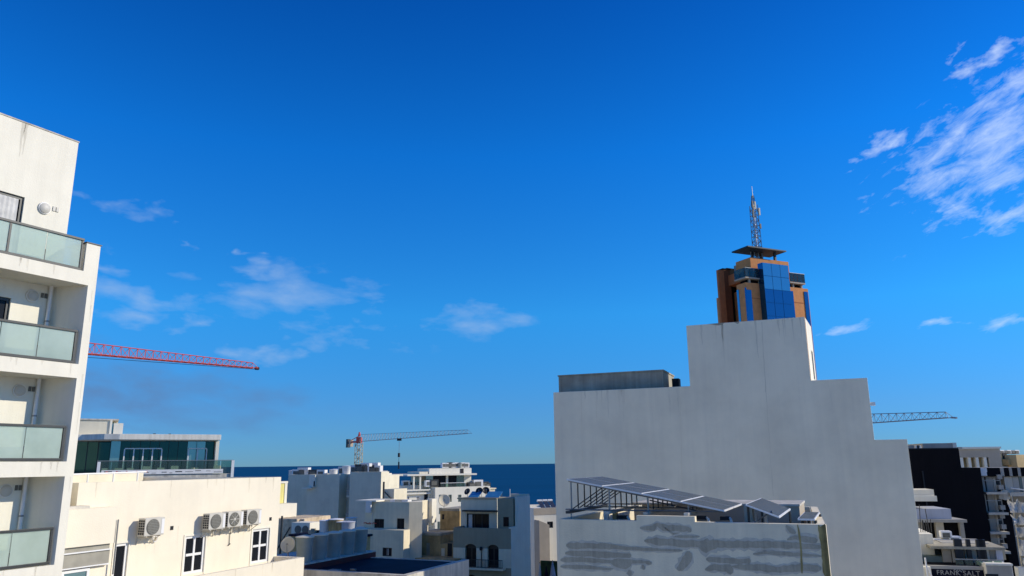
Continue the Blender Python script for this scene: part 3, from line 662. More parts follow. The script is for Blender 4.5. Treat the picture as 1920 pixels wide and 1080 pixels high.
# things behind the parapet: low wall, sunlit service hatches
b = MB(); b.box(-2.7, 2.2, 4.4, 6.6, zt-0.5, zt+0.17); b.build('roof_structure', P_BEIGE, S)
b = MB(); b.box(-2.72, 2.22, 4.34, 6.66, zt+0.17, zt+0.23); b.build('roof_structure_coping', P_CONCL, S)
def sx_(px, py, y): return F.loc(px, py, y)
for (px0, px1, py0, py1, y, m_) in ((1131, 1139, 957, 976, 1.6, S_WHITEP), (1148, 1156, 955, 976, 1.8, P_TAN), (1432, 1437, 960, 985, 1.5, S_WHITEP)):
    xa_, z1_ = sx_(px0, py0, y); xb_, _ = sx_(px1, py0, y); MB().box(xa_, xb_, y, y+0.12, zt-0.55, z1_).build('roof_post', m_, S)
for px, py, l_ in ((1170, 972, 24), (1318, 973, 26), (1362, 974, 22)):
    b = MB(); x, z = sx_(px-l_/2, py-3, 0.7); x1_, z1_ = sx_(px+l_/4, py-3, 0.7); x2_, z2_ = sx_(px+l_/2, py+6, 0.7)
    b.box(x, x1_, 0.6, 0.75, z-0.05, z+0.04); o = b.build('vent_hood', S_DARK, S)
    m = MB(); m.tube((x1_, 0.67, z), ((x1_+x2_)/2, 0.67, z-0.01), 0.035, 8).tube(((x1_+x2_)/2, 0.67, z-0.01), (x2_, 0.67, zt-0.1), 0.035, 8); m.build('vent_pipe', S_WHITEP, o)

def panel_rows(par, xz, y0, depth, rows, tilt_y=0.0, th=0.04):
    """panels between successive (x, z) points of the sloping front edge, 'rows' deep"""
    for i in range(len(xz)-1):
        (xa, za), (xb, zb) = xz[i], xz[i+1]
        for r in range(rows):
            ya, yb = y0 + depth*r/rows + 0.012, y0 + depth*(r+1)/rows - 0.012
            ta, tb = tilt_y*(ya-y0), tilt_y*(yb-y0)
            dx = (xb-xa)*0.012; dz = (zb-za)*0.012
            P_ = [(xa+dx, ya, za+dz+ta), (xb-dx, ya, zb-dz+ta), (xb-dx, yb, zb-dz+tb), (xa+dx, yb, za+dz+tb)]
            m = MB(); m.add(P_ + [(x, y, z-th) for x, y, z in P_], [(0,1,2,3), (7,6,5,4), (0,4,5,1), (1,5,6,2), (2,6,7,3), (3,7,4,0)])
            o = m.build('panel', S_WPVC, par)
            c = Vector(P_[0])*0.25 + Vector(P_[1])*0.25 + Vector(P_[2])*0.25 + Vector(P_[3])*0.25
            ins = []
            ex = Vector(P_[1]) - Vector(P_[0]); ey = Vector(P_[3]) - Vector(P_[0]); fx = 0.022/ex.length; fy = 0.022/ey.length
            for u, v in ((fx, fy), (1-fx, fy), (1-fx, 1-fy), (fx, 1-fy)): ins.append(Vector(P_[0]) + ex*u + ey*v + Vector((0, 0, 0.003)))
            g = MB(); g.quad(*ins); g.build('solar_cells', M_SOLAR, o)
xz = [F.loc(*p, 0.5) for p in ((1061, 897.5), (1130, 911), (1204, 925), (1277, 940), (1359, 957))]
bx, bz = xz[0][0], zt
SA = thing('solar_array', 'long sloping solar array on a tall steel frame on the patched grey roof', 'solar panel', F.at(bx, 0.5, zt), 'solar arrays on the patched grey roof')
rel = [(x-bx, z-zt) for x, z in xz]
panel_rows(SA, rel, 0.0, 3.25, 2)
zf = 0.22
b = MB(); sl_ = (rel[-1][1]-rel[0][1])/(rel[-1][0]-rel[0][0])
def ztop(x): return rel[0][1] + sl_*x - 0.05
for y in (0.06, 3.1): b.tube((0.05, y, ztop(0.05)), (rel[-1][0], y, ztop(rel[-1][0])), 0.022, 4)
for y in (0.06, 1.6, 3.1): b.tube((-0.05, y, zf), (rel[-1][0], y, zf), 0.02, 4)
b.build('rail', S_GMET, SA)
ys = [0.06, 0.62, 1.18, 1.74, 2.30, 2.86]
for row, x in enumerate((0.12, 1.2, 2.25, 3.3)):
    for j, y in enumerate(ys):
        if ztop(x) > zf + 0.05:
            o = MB(); o.tube((x, y, zf), (x, y, ztop(x)), 0.02 if j else 0.026, 4); o.build('leg', S_DMET if j else S_GMET, SA)
    b = MB(); b.box(x-0.06, x+0.06, -0.25, 3.2, zf-0.09, zf-0.022); b.build('base_beam', S_DMET if row == 0 else P_CONCL, SA)
for j, y in enumerate(ys): 
    if True:
        o = MB(); o.tube((0.16, y, zf+0.02), (1.02, y, ztop(1.02)), 0.014, 4); o.build('brace', S_DMET, SA)
b = MB(); b.tube((2.3, 0.06, ztop(2.3)-0.08), (3.5, 0.06, zf+0.02), 0.016, 4); b.build('brace', S_DMET, SA)
for x in (0.2, 1.25, 2.3):
    MB().tube((x, -0.2, -0.1), (x, -0.2, zf-0.09), 0.02, 4).build('foot', S_GMET, SA)
xz = [F.loc(*p, 0.3) for p in ((1397, 945), (1462, 969))]
SB = thing('solar_array', 'single tilted solar panel between the long array and the roof corner', 'solar panel', F.at(xz[0][0], 0.3, zt), 'solar arrays on the patched grey roof')
rel2 = [(x-xz[0][0], z-zt) for x, z in xz]; panel_rows(SB, rel2, 0.0, 3.4, 1)
for x, y, k in ((rel2[1][0], 2.9, 1), (0.05, 0.1, 0), (0.05, 2.9, 0)): MB().tube((x, y, -0.3), (x, y, rel2[k][1]-0.05), 0.03, 4).build('leg', S_DMET, SB)
MB().box(-0.10, 0.10, 0.45, 0.8, -0.3, rel2[0][1]-0.08).build('inverter_box', S_TANK, SB)
b = MB(); b.tube((-0.3, 0.1, -0.05), (rel2[1][0], 0.1, -0.02), 0.02, 4).tube((0, 0.3, -0.1), (0.6, 0.3, 0.25), 0.02, 4).tube((0.2, 0.3, -0.3), (0.2, 0.3, 0.2), 0.03, 6); b.build('rail', S_GMET, SB)
zz = F.Z(1540, 972, 0.5); p = [F.onz(px, py, zz) for px, py in ((1491, 973), (1540, 974), (1559, 957), (1513, 956))]
x0 = F.X(1491, 973, 0.3)
SC_ = thing('solar_array', 'low flat solar panel at the right corner of the patched grey roof', 'solar panel', F.at(x0, 0.3, zt), 'solar arrays on the patched grey roof')
panel_rows(SC_, [(0.05, zz-zt), (xr - x0 - 0.24, zz-zt-0.0)], 0.0, 2.6, 2, 0.0)
for x in (0.15, 0.45):
    for y in (0.1, 2.4): MB().tube((x, y, -0.4), (x, y, zz-zt-0.04), 0.03, 4).build('leg', S_DMET, SC_)
ORD = ['first', 'second', 'third', 'fourth', 'fifth', 'sixth', 'seventh', 'eighth', 'ninth', 'tenth', 'eleventh']
# ------------------------------------------------------------------ glass fronted building behind the cream one
F = facade(415, 815, 75, 62)
G = thing('glass_building', 'modern building with dark teal glass top floor and thick pale roof slab', 'building', F)
XR = 0.0; X0 = F.X(188, 815); XLg = F.X(100, 815, 2.5)
z1 = F.Z(415, 815); z0 = F.Z(415, 825)
sl_ = [(XLg, 2.2), (X0-1.4, 2.0), (X0-0.5, 1.1), (X0+0.3, 0.25), (X0+1.5, 0), (XR, 0), (XR, 11), (XLg, 11)]
MB().prism(sl_, z0, z1).build('roof_slab', P_WSTAIN, G, bevel=0.02)
b = MB(); b.prism([(XLg, 2.5), (X0-1.2, 2.3), (X0+0.4, 0.6), (X0+1.5, 0.30), (XR-0.25, 0.30), (XR-0.25, 10.8), (XLg, 10.8)], z0-0.07, z0-0.003); b.build('soffit_trim', P_WHITE, G)
zf = z0 - 3.0                                        # floor of the top storey
yg = 1.3
nn = 11; xs = [X0 + 0.9 + (XR-0.35-X0-0.9)*i/nn for i in range(nn+1)]
for i in range(nn):
    m_ = G_TEALL if i in (0, 8, 9) else G_TEAL
    MB().box(xs[i]+0.02, xs[i+1]-0.02, yg, yg+0.04, zf, z0-0.10).build('curtain_glass', m_, G)
b = MB()
for x in xs: b.box(x-0.02, x+0.02, yg-0.02, yg+0.06, zf, z0-0.10)
mu = b.build('mullions', S_BMET, G); mu['kind'] = 'stuff'
MB().box(XLg, X0+0.88, 3.4, 3.44, zf-4, z0-0.10).build('curtain_glass', G_TEAL, G)
for i in range(4):
    x = X0 - 2.6 + i*0.85; MB().box(x-0.04, x+0.04, 3.30, 3.38, zf-0.2, z0-0.1).build('mullion', S_DMET, G)
MB().box(XLg, XR-0.36, 3.6, 10.5, 0, z0-0.11).build('core', P_BLACK, G)
MB().box(XR-0.34, XR-0.06, 0.4, 10.5, zf-6, z0-0.074).build('side_wall', P_WHITE, G)
# white door frames standing in the glass line
def gdoor(px0, px1, py, leafs):
    xa, zt_ = F.loc(px0, py, yg-0.1); xb = F.X(px1, py, yg-0.1); zt_ = F.Z((px0+px1)/2, py, yg-0.1)
    w = (xb-xa)/leafs
    b = MB(); b.box(xa, xb, yg-0.14, yg-0.06, zt_-0.1, zt_)
    for k in range(leafs+1): b.box(xa+k*w-0.05, xa+k*w+0.05, yg-0.14, yg-0.06, zf, zt_-0.102)
    b.build('door_frame', S_WPVC, G)
gdoor(234, 304, 840, 4); gdoor(354, 388, 840, 2)
# floor slab, balustrade, banner
XB = F.X(437, 880, -0.8); zsl = F.Z(300, 892, -0.8)
MB().box(X0-0.2, XB, -0.8, 10.4, zf-0.35, zf-0.004).build('floor_slab', P_CONCL, G)
MB().box(XLg, X0-0.22, 1.4, 10.4, zf-0.35, zf-0.004).build('floor_slab', P_CONCL, G)
zr = F.Z(300, 863, -0.8)
n = 10; bxs = [X0 + (XB-X0)*i/n for i in range(n+1)]
ra = MB().box(X0, XB, -0.78, -0.72, zr-0.05, zr).build('balustrade_rail', S_GMET, G)
for i in range(n): MB().box(bxs[i]+0.03, bxs[i+1]-0.03, -0.77, -0.75, zf+0.02, zr-0.06).build('glass_pane', G_BALU, ra)
for px, py in ((186, 866), (437, 863)):
    x, z = F.loc(px, py, -0.85); MB().box(x-0.12, x+0.12, -0.95, -0.81, zf-2.5, z).build('white_post', S_WPVC, G)
zb1, zb0 = F.Z(300, 880.5, -0.9), F.Z(300, 889, -0.9); xa, xb = F.X(190, 885, -0.9), F.X(418, 885, -0.9)
ban = MB().box(xa, xb, -0.90, -0.87, zb0, zb1).build('banner', S_WHITEP, G)
bm = MB(); hh = zb1-zb0
x = xa + 0.2
while x < xb - 0.5:
    w = random.uniform(0.15, 0.7); z = zb0 + random.uniform(0.15, 0.6)*hh; bm.box(x, x+w, -0.906, -0.901, z, z+random.uniform(0.08, 0.22)*hh); x += w + random.uniform(0.1, 0.5)
o = bm.build('banner_print', S_DMET, ban); o['kind'] = 'stuff'
bm = MB(); 
for i in range(5): x = xa + 0.4 + i*0.75; bm.lathey([(0.10, -0.901), (0.10, -0.909)], x, zb0+0.55*hh, 8)
o = bm.build('banner_roses', S_RED, ban); o['kind'] = 'stuff'
MB().box(X0-3, XB-0.3, 0.6, 10, 0, zf-0.36).build('lower_wall', P_BLACK, G)
for i in range(9):
    x = X0 + 0.6 + i*1.45; MB().box(x, x+1.05, 0.50, 0.58, zf-2.6, zf-0.75).build('lower_window', G_TEALL if i % 3 == 1 else G_TEAL, G)
    MB().box(x-0.06, x-0.002, 0.46, 0.58, zf-2.6, zf-0.7).build('lower_window_frame', S_WPVC, G)
    MB().box(x+0.002, x+1.05, 0.46, 0.58, zf-0.745, zf-0.69).build('lower_window_frame', S_WPVC, G)
# terrace furniture: pale tables and chairs behind the rail
for i, px in enumerate((197, 223, 245, 275, 302, 328, 366, 408)):
    x = F.X(px, 873, 0.2); fr_ = F.at(x, 0.2, zf)
    t = thing('terrace_crate', ORD[i] + ' pale crate from the left behind the rail of the teal glass terrace', 'crate', fr_, 'crates on the glass terrace')
    w = random.uniform(0.5, 0.8); h = random.uniform(0.55, 0.75)
    MB().box(-w/2, w/2, 0, 0.5, 0, h*0.45).build('lower_box', P_LGREY, t); MB().box(-w/2-0.03, w/2+0.03, -0.03, 0.53, h*0.47, h*0.62).build('lid', S_WHITEP, t)
    MB().box(-w/2+0.05, w/2-0.05, 0.05, 0.45, h*0.63, h).build('upper_box', P_LGREY, t)
# roof room with a lit end bay
xr, zr_ = F.loc(207, 788, 2.5); xq = F.X(232, 790, 2.5); zz = z1
b = MB(); b.box(XLg+1, xr, 2.6, 8, zz+0.002, zr_); b.build('roof_room', P_LGREY, G)
b = MB(); b.box(XLg+0.95, xq-0.4, 2.5, 8.1, zr_+0.002, zr_+0.12); b.build('roof_room_slab', P_CONCL, G)
b = MB(); b.box(xr+0.002, xr+0.18, 2.5, 2.7, zz, zr_).box(xq-0.75, xq, 2.5, 6, zz, zr_-0.25).box(xr+0.182, xq-0.42, 5.4, 5.6, zz, zr_-0.01); b.build('roof_room_frame', P_WHITE, G)
MB().box(xr+0.2, xq-0.76, 5.3, 5.38, zz, zr_-0.02).build('roof_room_glass', G_TEALL, G)
x = F.X(303, 813, 5); b = MB(); b.box(x-0.7, x+0.8, 5, 5.4, zz+0.02, zz+0.14).box(x-0.72, x-0.5, 4.9, 5.5, zz+0.02, zz+0.25).box(x+0.6, x+0.82, 4.9, 5.5, zz+0.02, zz+0.24); b.build('roof_light', S_BMET, G)

# ------------------------------------------------------------------ yellow wall and stepped stone house in the gap
F = facade(519, 908, 60, 30)
Y = thing('yellow_building', 'narrow strip of a yellow building between the cream wall and the grey blocks', 'building', F)
xr, zt = F.loc(538, 906); xl = F.X(480, 906)
MB().shell(xl, xr, 0, 6, 0, zt, par=0.4).build('wall', P_YELLOW, Y); MB().box(xl-0.1, xr+0.05, -0.06, 0.25, zt+0.002, zt+0.15).build('coping', P_WHITE, Y)
MB().box(xr-0.22, xr+0.02, -0.05, -0.002, zt-9, zt-0.002).build('corner_pilaster', P_WHITE, Y)
z = F.Z(530, 945, -1.0); MB().box(xl, xr+0.15, -1.0, -0.06, z-1.2, z).build('low_wall', P_WHITE, Y)
F = facade(525, 972, 58, 112)
T0 = thing('rubble_house', 'low limestone house with stepped rubble walls left of the water tanks', 'building', F)
for i, (pa, pb, py, y) in enumerate(((505, 557, 972, 0.0), (556, 569, 983, 0.2), (568, 582, 991, 0.4))):
    xa, z = F.loc(pa, py, y); xb = F.X(pb, py, y); MB().box(xa, xb-0.004, y, y+4, 0, z).build('stone_wall', P_STONE, T0, bevel=0.05)
for i in range(9):
    px = random.uniform(522, 578); y = -0.3; x, z = F.loc(px, 976 + max(0, (px-555))*0.55, y); s_ = random.uniform(0.2, 0.4)
    MB().box(x-s_, x+s_, 0.3, 0.3+s_, z-0.25, z+random.uniform(-0.05, 0.12)).build('stone', P_STONE, T0, bevel=0.06)
b = MB(); xa, z = F.loc(528, 985, -2.5); b.tube((xa, -2.5, z-2), (xa, -2.5, z+0.6), 0.07, 8).tube((xa-0.3, -2.5, z-1.6), (xa+0.7, -2.5, z-0.1), 0.05, 6); b.build('antenna_pole', S_DMET, T0)
xa, z = F.loc(546, 1001, -1.2); b = MB(); b.box(xa, xa+1.5, -1.2, -0.1, z-0.3, z+0.75); b.build('white_box', P_WHITE, T0)
for i in (0, 1): MB().lathey([(0.26, -1.202), (0.26, -1.24), (0.2, -1.25)], xa+0.55+i*0.6, z+0.3, 16).build('fan', S_GRILL, T0)

# ------------------------------------------------------------------ dark roof with the row of tanks
F = facade(590, 1069, 38, 114); RF = F
Rb = thing('dark_roof_building', 'low building with a navy flat roof and pale parapet below the water tanks', 'building', F)
zt = F.Z(590, 1069)
x0, x1, yb = -0.98, 4.98, 5.9
b = MB(); b.box(x0-4, x1, 0, 0.25, 0, zt).box(x1-0.32, x1, 0.252, yb, 0, zt).box(x0-4, x1-0.322, yb-0.2, yb, 0, zt-0.1); b.build('parapet_wall', P_CONCL, Rb)
MB().box(x0-4, x1-0.322, 0.252, yb-0.202, 0, zt-0.12).build('roof_deck', S_MEMB, Rb)
MB().box(x0-0.1, x0+0.15, 0.3, yb+0.3, zt-0.118, zt+0.14).build('red_kerb', S_DREDW, Rb)
MB().box(x0-3.8, x0+0.13, 0.3, yb+0.3, zt+0.142, zt+0.20).build('tank_platform', P_CONCL, Rb)
MB().box(x0-3.8, x0-0.102, 0.3, yb+0.3, zt-0.118, zt+0.14).build('platform_base', P_CONC, Rb)
x, z = F.loc(585, 1066, 0.5); b = MB(); b.box(0.4, 0.9, 0.5, 0.8, zt-0.118, zt-0.02).box(1.1, 1.4, 1.2, 1.3, zt-0.118, zt-0.04); b.build('roof_scraps', S_GMET, Rb)
tk = []
def water_tank(fr, r0, r1, h, label, group, m_=None, lidm=None):
    m_ = m_ or S_TANK; t = thing('water_tank', label, 'water tank', fr, group)
    MB().lathe([(r0, 0), (r0*1.01, 0.02), (r1*0.985, h*0.93), (r1, h*0.94)], 0, 0, 28).build('body', m_, t, smooth=True)
    MB().lathe([(r1*1.06, h*0.945), (r1*1.07, h*0.975), (r1*0.98, h*0.99), (r1*0.5, h*1.02), (0.12, h*1.035)], 0, 0, 28).build('lid', lidm or m_, t, smooth=True)
    return t
zp = zt + 0.205
names = ['frontmost grey green water tank of the row of five', 'second grey green water tank from the front of the row', 'middle grey green water tank of the row of five', 'fourth grey green water tank from the front of the row', 'rearmost grey green water tank of the row of five']
for i in range(5):
    fr_ = F.at(x0-0.36, 0.85 + i*1.14, zp); water_tank(fr_, 0.33, 0.42, 1.20, names[i], 'row of five water tanks', S_TANK, P_LGREY)
def dish(fr, r, label, el_=25, azd=0, m_=None, pole=0.6, group=None):
    t = thing('satellite_dish', label, 'satellite dish', fr, group)
    MB().tube((0, 0, 0), (0, 0, pole), 0.03, 8).build('pole', S_GMET, t)
    prof = []
    m = MB(); n = 22; k = 6; vs = []; fs = []
    R_ = Matrix.Rotation(rad(azd), 3, 'Z') @ Matrix.Rotation(rad(90-el_), 3, 'X')
    for j in range(k+1):
        rr = r*j/k
        for i in range(n):
            a = 2*math.pi*i/n; p = R_ @ Vector((rr*math.cos(a), rr*math.sin(a)*1.05, 0.35*rr*rr/r)); vs.append((p.x, p.y, p.z + pole))
    for j in range(k):
        for i in range(n): fs.append((j*n+i, j*n+(i+1)%n, (j+1)*n+(i+1)%n, (j+1)*n+i))
    m.add(vs, fs); o = m.build('reflector', m_ or P_LGREY, t, smooth=True); md = o.modifiers.new('thick', 'SOLIDIFY'); md.thickness = 0.02
    tip = R_ @ Vector((0, -0.1*r, 0.9*r)); edge = R_ @ Vector((0, -r, 0.35*r))
    MB().tube((edge.x, edge.y, edge.z+pole), (tip.x, tip.y, tip.z+pole), 0.015, 6).build('feed_arm', S_GMET, t)
    MB().tube((tip.x, tip.y, tip.z+pole), (tip.x*0.85, tip.y*0.85, tip.z*0.85+pole), 0.05, 8).build('receiver', S_GMET, t)
    return t
dish(F.at(F.X(541, 1022, 0.9), 0.9, zp-0.003), 0.36, 'grey satellite dish beside the front end of the water tank row', 20, 25, pole=F.Z(541, 1022, 0.9)-zp)
# cluttered roof behind the tanks
F = facade(600, 1008, 52, 112)
Kb = thing('cluttered_roof_building', 'dark low roof strewn with scrap behind the row of water tanks', 'building', F)
xa, zt = F.loc(545, 1005); xb = F.X(672, 1005)
MB().box(xa, xb, 0, 1.4, 0, zt).build('wall', P_TAN, Kb); MB().box(xa-0.1, xb+0.1, -0.1, 1.5, zt+0.002, zt+0.12).build('roof_deck', S_MEMB, Kb)
for i in range(18):
    x = random.uniform(xa+1.0, xb-0.5); y = random.uniform(0.1, 1.0); s_ = random.uniform(0.1, 0.35)
    MB().box(x-s_, x+s_, y, y+s_, zt+0.122, zt+0.122+random.uniform(0.08, 0.3)).build('roof_scrap', [S_BMET, P_CONC, S_WHITEP][i % 3 if i % 5 == 0 else i % 2], Kb)
for i, (px, w, h, m_, lab) in enumerate(((609, 0.38, 0.85, S_WHITEP, 'white barrel on the cluttered roof behind the water tanks'), (629, 0.48, 0.95, P_TAN, 'tan barrel with a white lid on the cluttered roof'),
        (641, 0.42, 0.8, P_TAN, 'short tan barrel beside the dark barrel on the cluttered roof'), (652, 0.45, 0.8, S_PALEB, 'dark blue grey barrel at the right end of the cluttered roof'))):
    x, z = F.loc(px, 1000, 0.8); water_tank(F.at(x, 0.8, zt+0.122), w*0.9, w, h, lab, 'barrels on the cluttered roof', m_, S_WHITEP if i < 3 else m_)

# ------------------------------------------------------------------ grey blank blocks towards the sea
F = facade(575, 900, 110, 108)
A = thing('grey_block', 'wide blank grey block nearest the yellow strip on the sea side', 'building', F)
xa, z = F.loc(541, 890, 3); xm = F.X(577, 890); xr, zt = F.loc(637, 889)
MB().shell(xa, xm-0.004, 3.0, 16, 0, z, par=0.6).build('left_volume', P_LGREY, A)
MB().shell(xm, xr, 0, 2.0, 0, zt, par=0.6).build('right_volume', P_LGREY, A)
MB().box(xm, F.X(628, 889, 2.0), 2.004, 16, 0, zt-0.6).build('rear_volume', P_LGREY, A)
x = F.X(582, 895, -0.3); z1 = F.Z(582, 891, -0.3); b = MB(); b.box(x-0.2, x+0.75, -0.3, 0.3, z1-1.6, z1); b.build('lift_hood', P_WHITE, A)
b = MB(); b.box(x-1.1, x+0.3, -0.6, -0.002, z1-1.78, z1-1.62); b.build('ledge', P_WHITE, A)
MB().box(x+0.55, x+0.74, -0.32, -0.302, z1-1.5, z1-0.8).build('hood_opening', S_DARK, A)
A2F = facade(690, 885, 103, 108)
A2 = thing('grey_block', 'taller blank grey block with crowded roof below the red and grey crane', 'building', A2F)
F = A2F; xa, zt = F.loc(656.5, 885); xr = F.X(715, 885)
MB().shell(xa, xr, 0, 2.2, 0, zt, par=0.5).build('wall', P_LGREY, A2)
MB().box(xa, F.X(706, 885, 2.2), 2.204, 9, 0, zt-0.5).build('rear_volume', P_LGREY, A2)
# recessed white link with balconies between the blocks
xl0 = F.X(638, 890, 4); z = F.Z(650, 889, 4)
MB().box(xl0, xa-0.01, 4, 12, 0, z).build('link_wall', P_WHITE, A2)
for k in range(5):
    zz = z - 3.0 - k*3.0; xx = F.X(649, 900, 2.4)
    MB().box(xx, xa-0.01, 2.6, 4-0.004, zz, zz+0.2).build('balcony_slab', P_WHITE, A2)
    MB().box(xx, xa-0.01, 2.6, 2.66, zz+0.202, zz+1.0).build('balcony_rail', S_GMET, A2)
    MB().box(xx+0.1, xa-0.2, 3.96, 3.99, zz+0.3, zz+2.4).build('balcony_door', G_WIN, A2)
# white end building with a flat slab, right of the tall block
F = facade(728, 893, 116, 60); 
A3 = thing('white_end_house', 'small white sunlit house with a thin roof slab right of the tall grey block', 'building', F)
xa, zt = F.loc(714, 893); xr = F.X(743, 893)
w_ = [(F.X(727, 900), F.X(735, 900), F.Z(731, 918), F.Z(731, 897))]
MB().shell(xa, xr, 0, 8, 0, zt, w_, par=0.3).build('wall', P_WHITE, A3); window(A3, *w_[0], 0.05, S_DMET, G_WIN, 1, 1, 0.12)
MB().box(xa-0.5, F.X(753, 893), -0.6, 8, zt+0.002, zt+0.25).build('roof_slab', P_WHITE, A3)
xh, zh = F.loc(713, 883, 2); MB().box(xh, F.X(727, 883, 2), 2, 5, zt+0.252, zh).build('stair_head', P_WHITE, A3)
# rooftop plant on the blocks, one thing each
def roof_box(fr, w, d, h, lab, grp, m_=None, louvre=True):
    t = thing('roof_unit', lab, 'roof unit', fr, grp)
    MB().box(-w/2, w/2, 0, d, 0.08, h).build('casing', m_ or S_WHITEP, t, bevel=0.03)
    MB().box(-w/2+0.05, w/2-0.05, 0.05, d-0.05, 0, 0.078).build('plinth', P_CONC, t)
    if louvre: MB().box(-w*0.36, w*0.30, -0.02, -0.003, h*0.25, h*0.8).build('louvre', S_GRILL, t)
    return t
def roofline(fr, items, zroof, lab, grp):
    """lab: where the row stands; each unit is told apart by its look and its place in the row"""
    for i, (px, y, w, h, kind) in enumerate(items):
        x = fr.X(px, 888, y); f2 = fr.at(x, y, zroof); o = ORD[i] + ' from the left ' + lab
        if kind == 'tank': water_tank(f2, w*0.45, w*0.5, h, 'round tank, ' + o, grp, S_WHITEP if w > 0.9 else S_TANK)
        elif kind == 'dark': roof_box(f2, w, 0.8, h, 'dark roof unit, ' + o, grp, S_DMET)
        else: roof_box(f2, w, 0.8, h, 'white roof unit, ' + o, grp)
AFr = facade(575, 900, 110, 108); zA = AFr.Z(637, 889) - 0.6
roofline(AFr, [(549, 6, 1.2, 1.1, 'tank'), (556, 5, 1.6, 1.25, 'box'), (567, 5, 1.8, 1.5, 'box'), (577, 5.5, 1.2, 1.2, 'tank'), (586, 5, 1.4, 1.2, 'dark'), (593, 6, 1.1, 1.1, 'dark'), (601, 5, 1.3, 1.15, 'box'), (606, 6, 1.0, 1.1, 'tank'), (625, 5, 1.2, 1.2, 'tank'), (631, 5.5, 1.2, 1.3, 'box')], zA, 'on the wide grey block', 'plant on the wide grey block')
zA2 = A2F.Z(690, 885) - 0.5
roofline(A2F, [(641, 5, 1.3, 1.2, 'box'), (650, 5, 1.3, 1.3, 'tank'), (662, 3, 0.9, 1.4, 'box'), (668, 3.5, 0.6, 1.1, 'tank'), (676, 3, 1.9, 1.5, 'dark'), (684, 3, 1.3, 1.6, 'box'), (692, 4, 2.6, 1.7, 'box'), (700, 3, 1.4, 1.2, 'dark'), (707, 3, 0.9, 1.3, 'box')], zA2, 'on the taller grey block', 'plant on the taller grey block')

# ------------------------------------------------------------------ white hotel above the sea
F = facade(816, 915, 140, 60)
B = thing('white_hotel', 'bright white stepped hotel with shuttered windows and roof terrace before the sea', 'building', F)
xl, xr = F.X(816, 915), F.X(884, 915); zt = F.Z(850, 913)
sh = []
for px in (826, 844, 862):
    x0, x1 = F.X(px-3.2, 930), F.X(px+3.2, 930); sh.append((x0, x1, F.Z(px, 941), F.Z(px, 927.5)))
for px in (826, 844): sh.append((F.X(px-3.2, 955), F.X(px+3.2, 955), F.Z(px, 964), F.Z(px, 952)))
sh.append((F.X(820, 985), F.X(825, 985), F.Z(822, 992), F.Z(822, 978)))
MB().shell(xl, F.X(919, 914), 0, 12, -15, zt, sh, par=0.5).build('main_wall', P_WHITE, B)
for h in sh:
    o = window(B, *h, 0.06, S_SHUT, G_WIN, 1, 0, 0.12, name='shuttered_window')
    wd_ = (h[1]-h[0])
    MB().box(h[0], h[0]+wd_*0.28, 0.0, 0.05, h[2], h[3]).build('shutter', S_SHUT, o); MB().box(h[1]-wd_*0.28, h[1], 0.0, 0.05, h[2], h[3]).build('shutter', S_SHUT, o)
# left wing with bands
yw = 1.2; xw0, xw1 = F.X(739, 925, yw), xl - 0.01; zw = F.Z(775, 922, yw)
wi = [(F.X(px-3.5, 934, yw), F.X(px+3.5, 934, yw), F.Z(px, 938.5, yw), F.Z(px, 930, yw)) for px in (747, 764, 784)]
MB().shell(xw0, xw1, yw, 11, -15, zw, wi, par=0.3).build('left_wing', P_WHITE, B)
for h in wi: window(B, *h, yw+0.05, S_WPVC, G_WIN, 1, 0, 0.12)
for pa, pb in ((918.0, 920.5), (924.0, 927.0)):
    z1, z0 = F.Z(775, pa, yw-0.4), F.Z(775, pb, yw-0.4); MB().box(xw0, xw1-0.6, yw-0.5, yw-0.004, z0, z1).build('cornice', P_WHITE, B)
za = F.Z(770, 910, yw+2.5); MB().box(F.X(745, 910, yw+2.5), F.X(806, 910, yw+2.5), yw+2.5, 10.5, zw-0.3, za).build('upper_step', P_WHITE, B)
# balcony stack in the corner between the wings
xs0 = F.X(799, 940, -0.2); xs1 = xl-0.02
for k, py in enumerate((945.5, 972, 997)):
    z = F.Z(808, py, -0.3)
    MB().box(xs0, xs1, -0.3, yw-0.004, z-0.16, z).build('balcony_slab', P_WHITE, B)
    MB().box(xs0+0.1, xs1, -0.26, -0.22, z+0.9, z+0.97).build('balcony_rail', S_GMET, B)
    b = MB()
    for i in range(8): x = xs0+0.15+(xs1-xs0-0.2)*i/7; b.box(x-0.02, x+0.02, -0.26, -0.22, z, z+0.9)
    o = b.build('balusters', S_GMET, B); o['kind'] = 'stuff'
    MB().box(xs0+0.2, xs0+0.9, yw-0.06, yw-0.008, z, z+2.1).build('balcony_door', G_WIN, B)
    MB().box(xs1-0.5, xs1, yw-0.3, yw-0.07, z+0.002, z+2.4).build('balcony_pier', P_LGREY, B)
# penthouse with overhanging slab
yp = 3.0; zp0 = zt - 0.5; zs = F.Z(830, 891.5, yp-1.5); zs1 = F.Z(830, 888.5, yp-1.5)
MB().box(F.X(764, 890, yp-1.5), F.X(894, 890, yp-1.5), yp-1.5, 11, zs, zs1).build('penthouse_slab', P_WHITE, B)
xg = [F.X(p, 900, yp) for p in (798, 812, 836, 840, 856, 870, 883)]
for i in range(6):
    if i == 2 or i == 5: MB().box(xg[i]+0.003, xg[i+1]-0.003, yp-0.1, 10, zp0, zs-0.003).build('penthouse_pier', P_WHITE, B)
    else: MB().box(xg[i]+0.03, xg[i+1]-0.03, yp, yp+0.05, zp0, zs-0.003).build('penthouse_glass', G_WIN if i % 2 else G_TEALL, B)
MB().box(xg[0], xg[5], yp+2.5, 10, zp0, zs-0.004).build('penthouse_core', P_LGREY, B)
for px in (776, 788): x = F.X(px, 895, yp-1.2); MB().box(x-0.14, x+0.14, yp-1.3, yp-1.0, zp0, zs-0.004).build('column', P_WHITE, B)
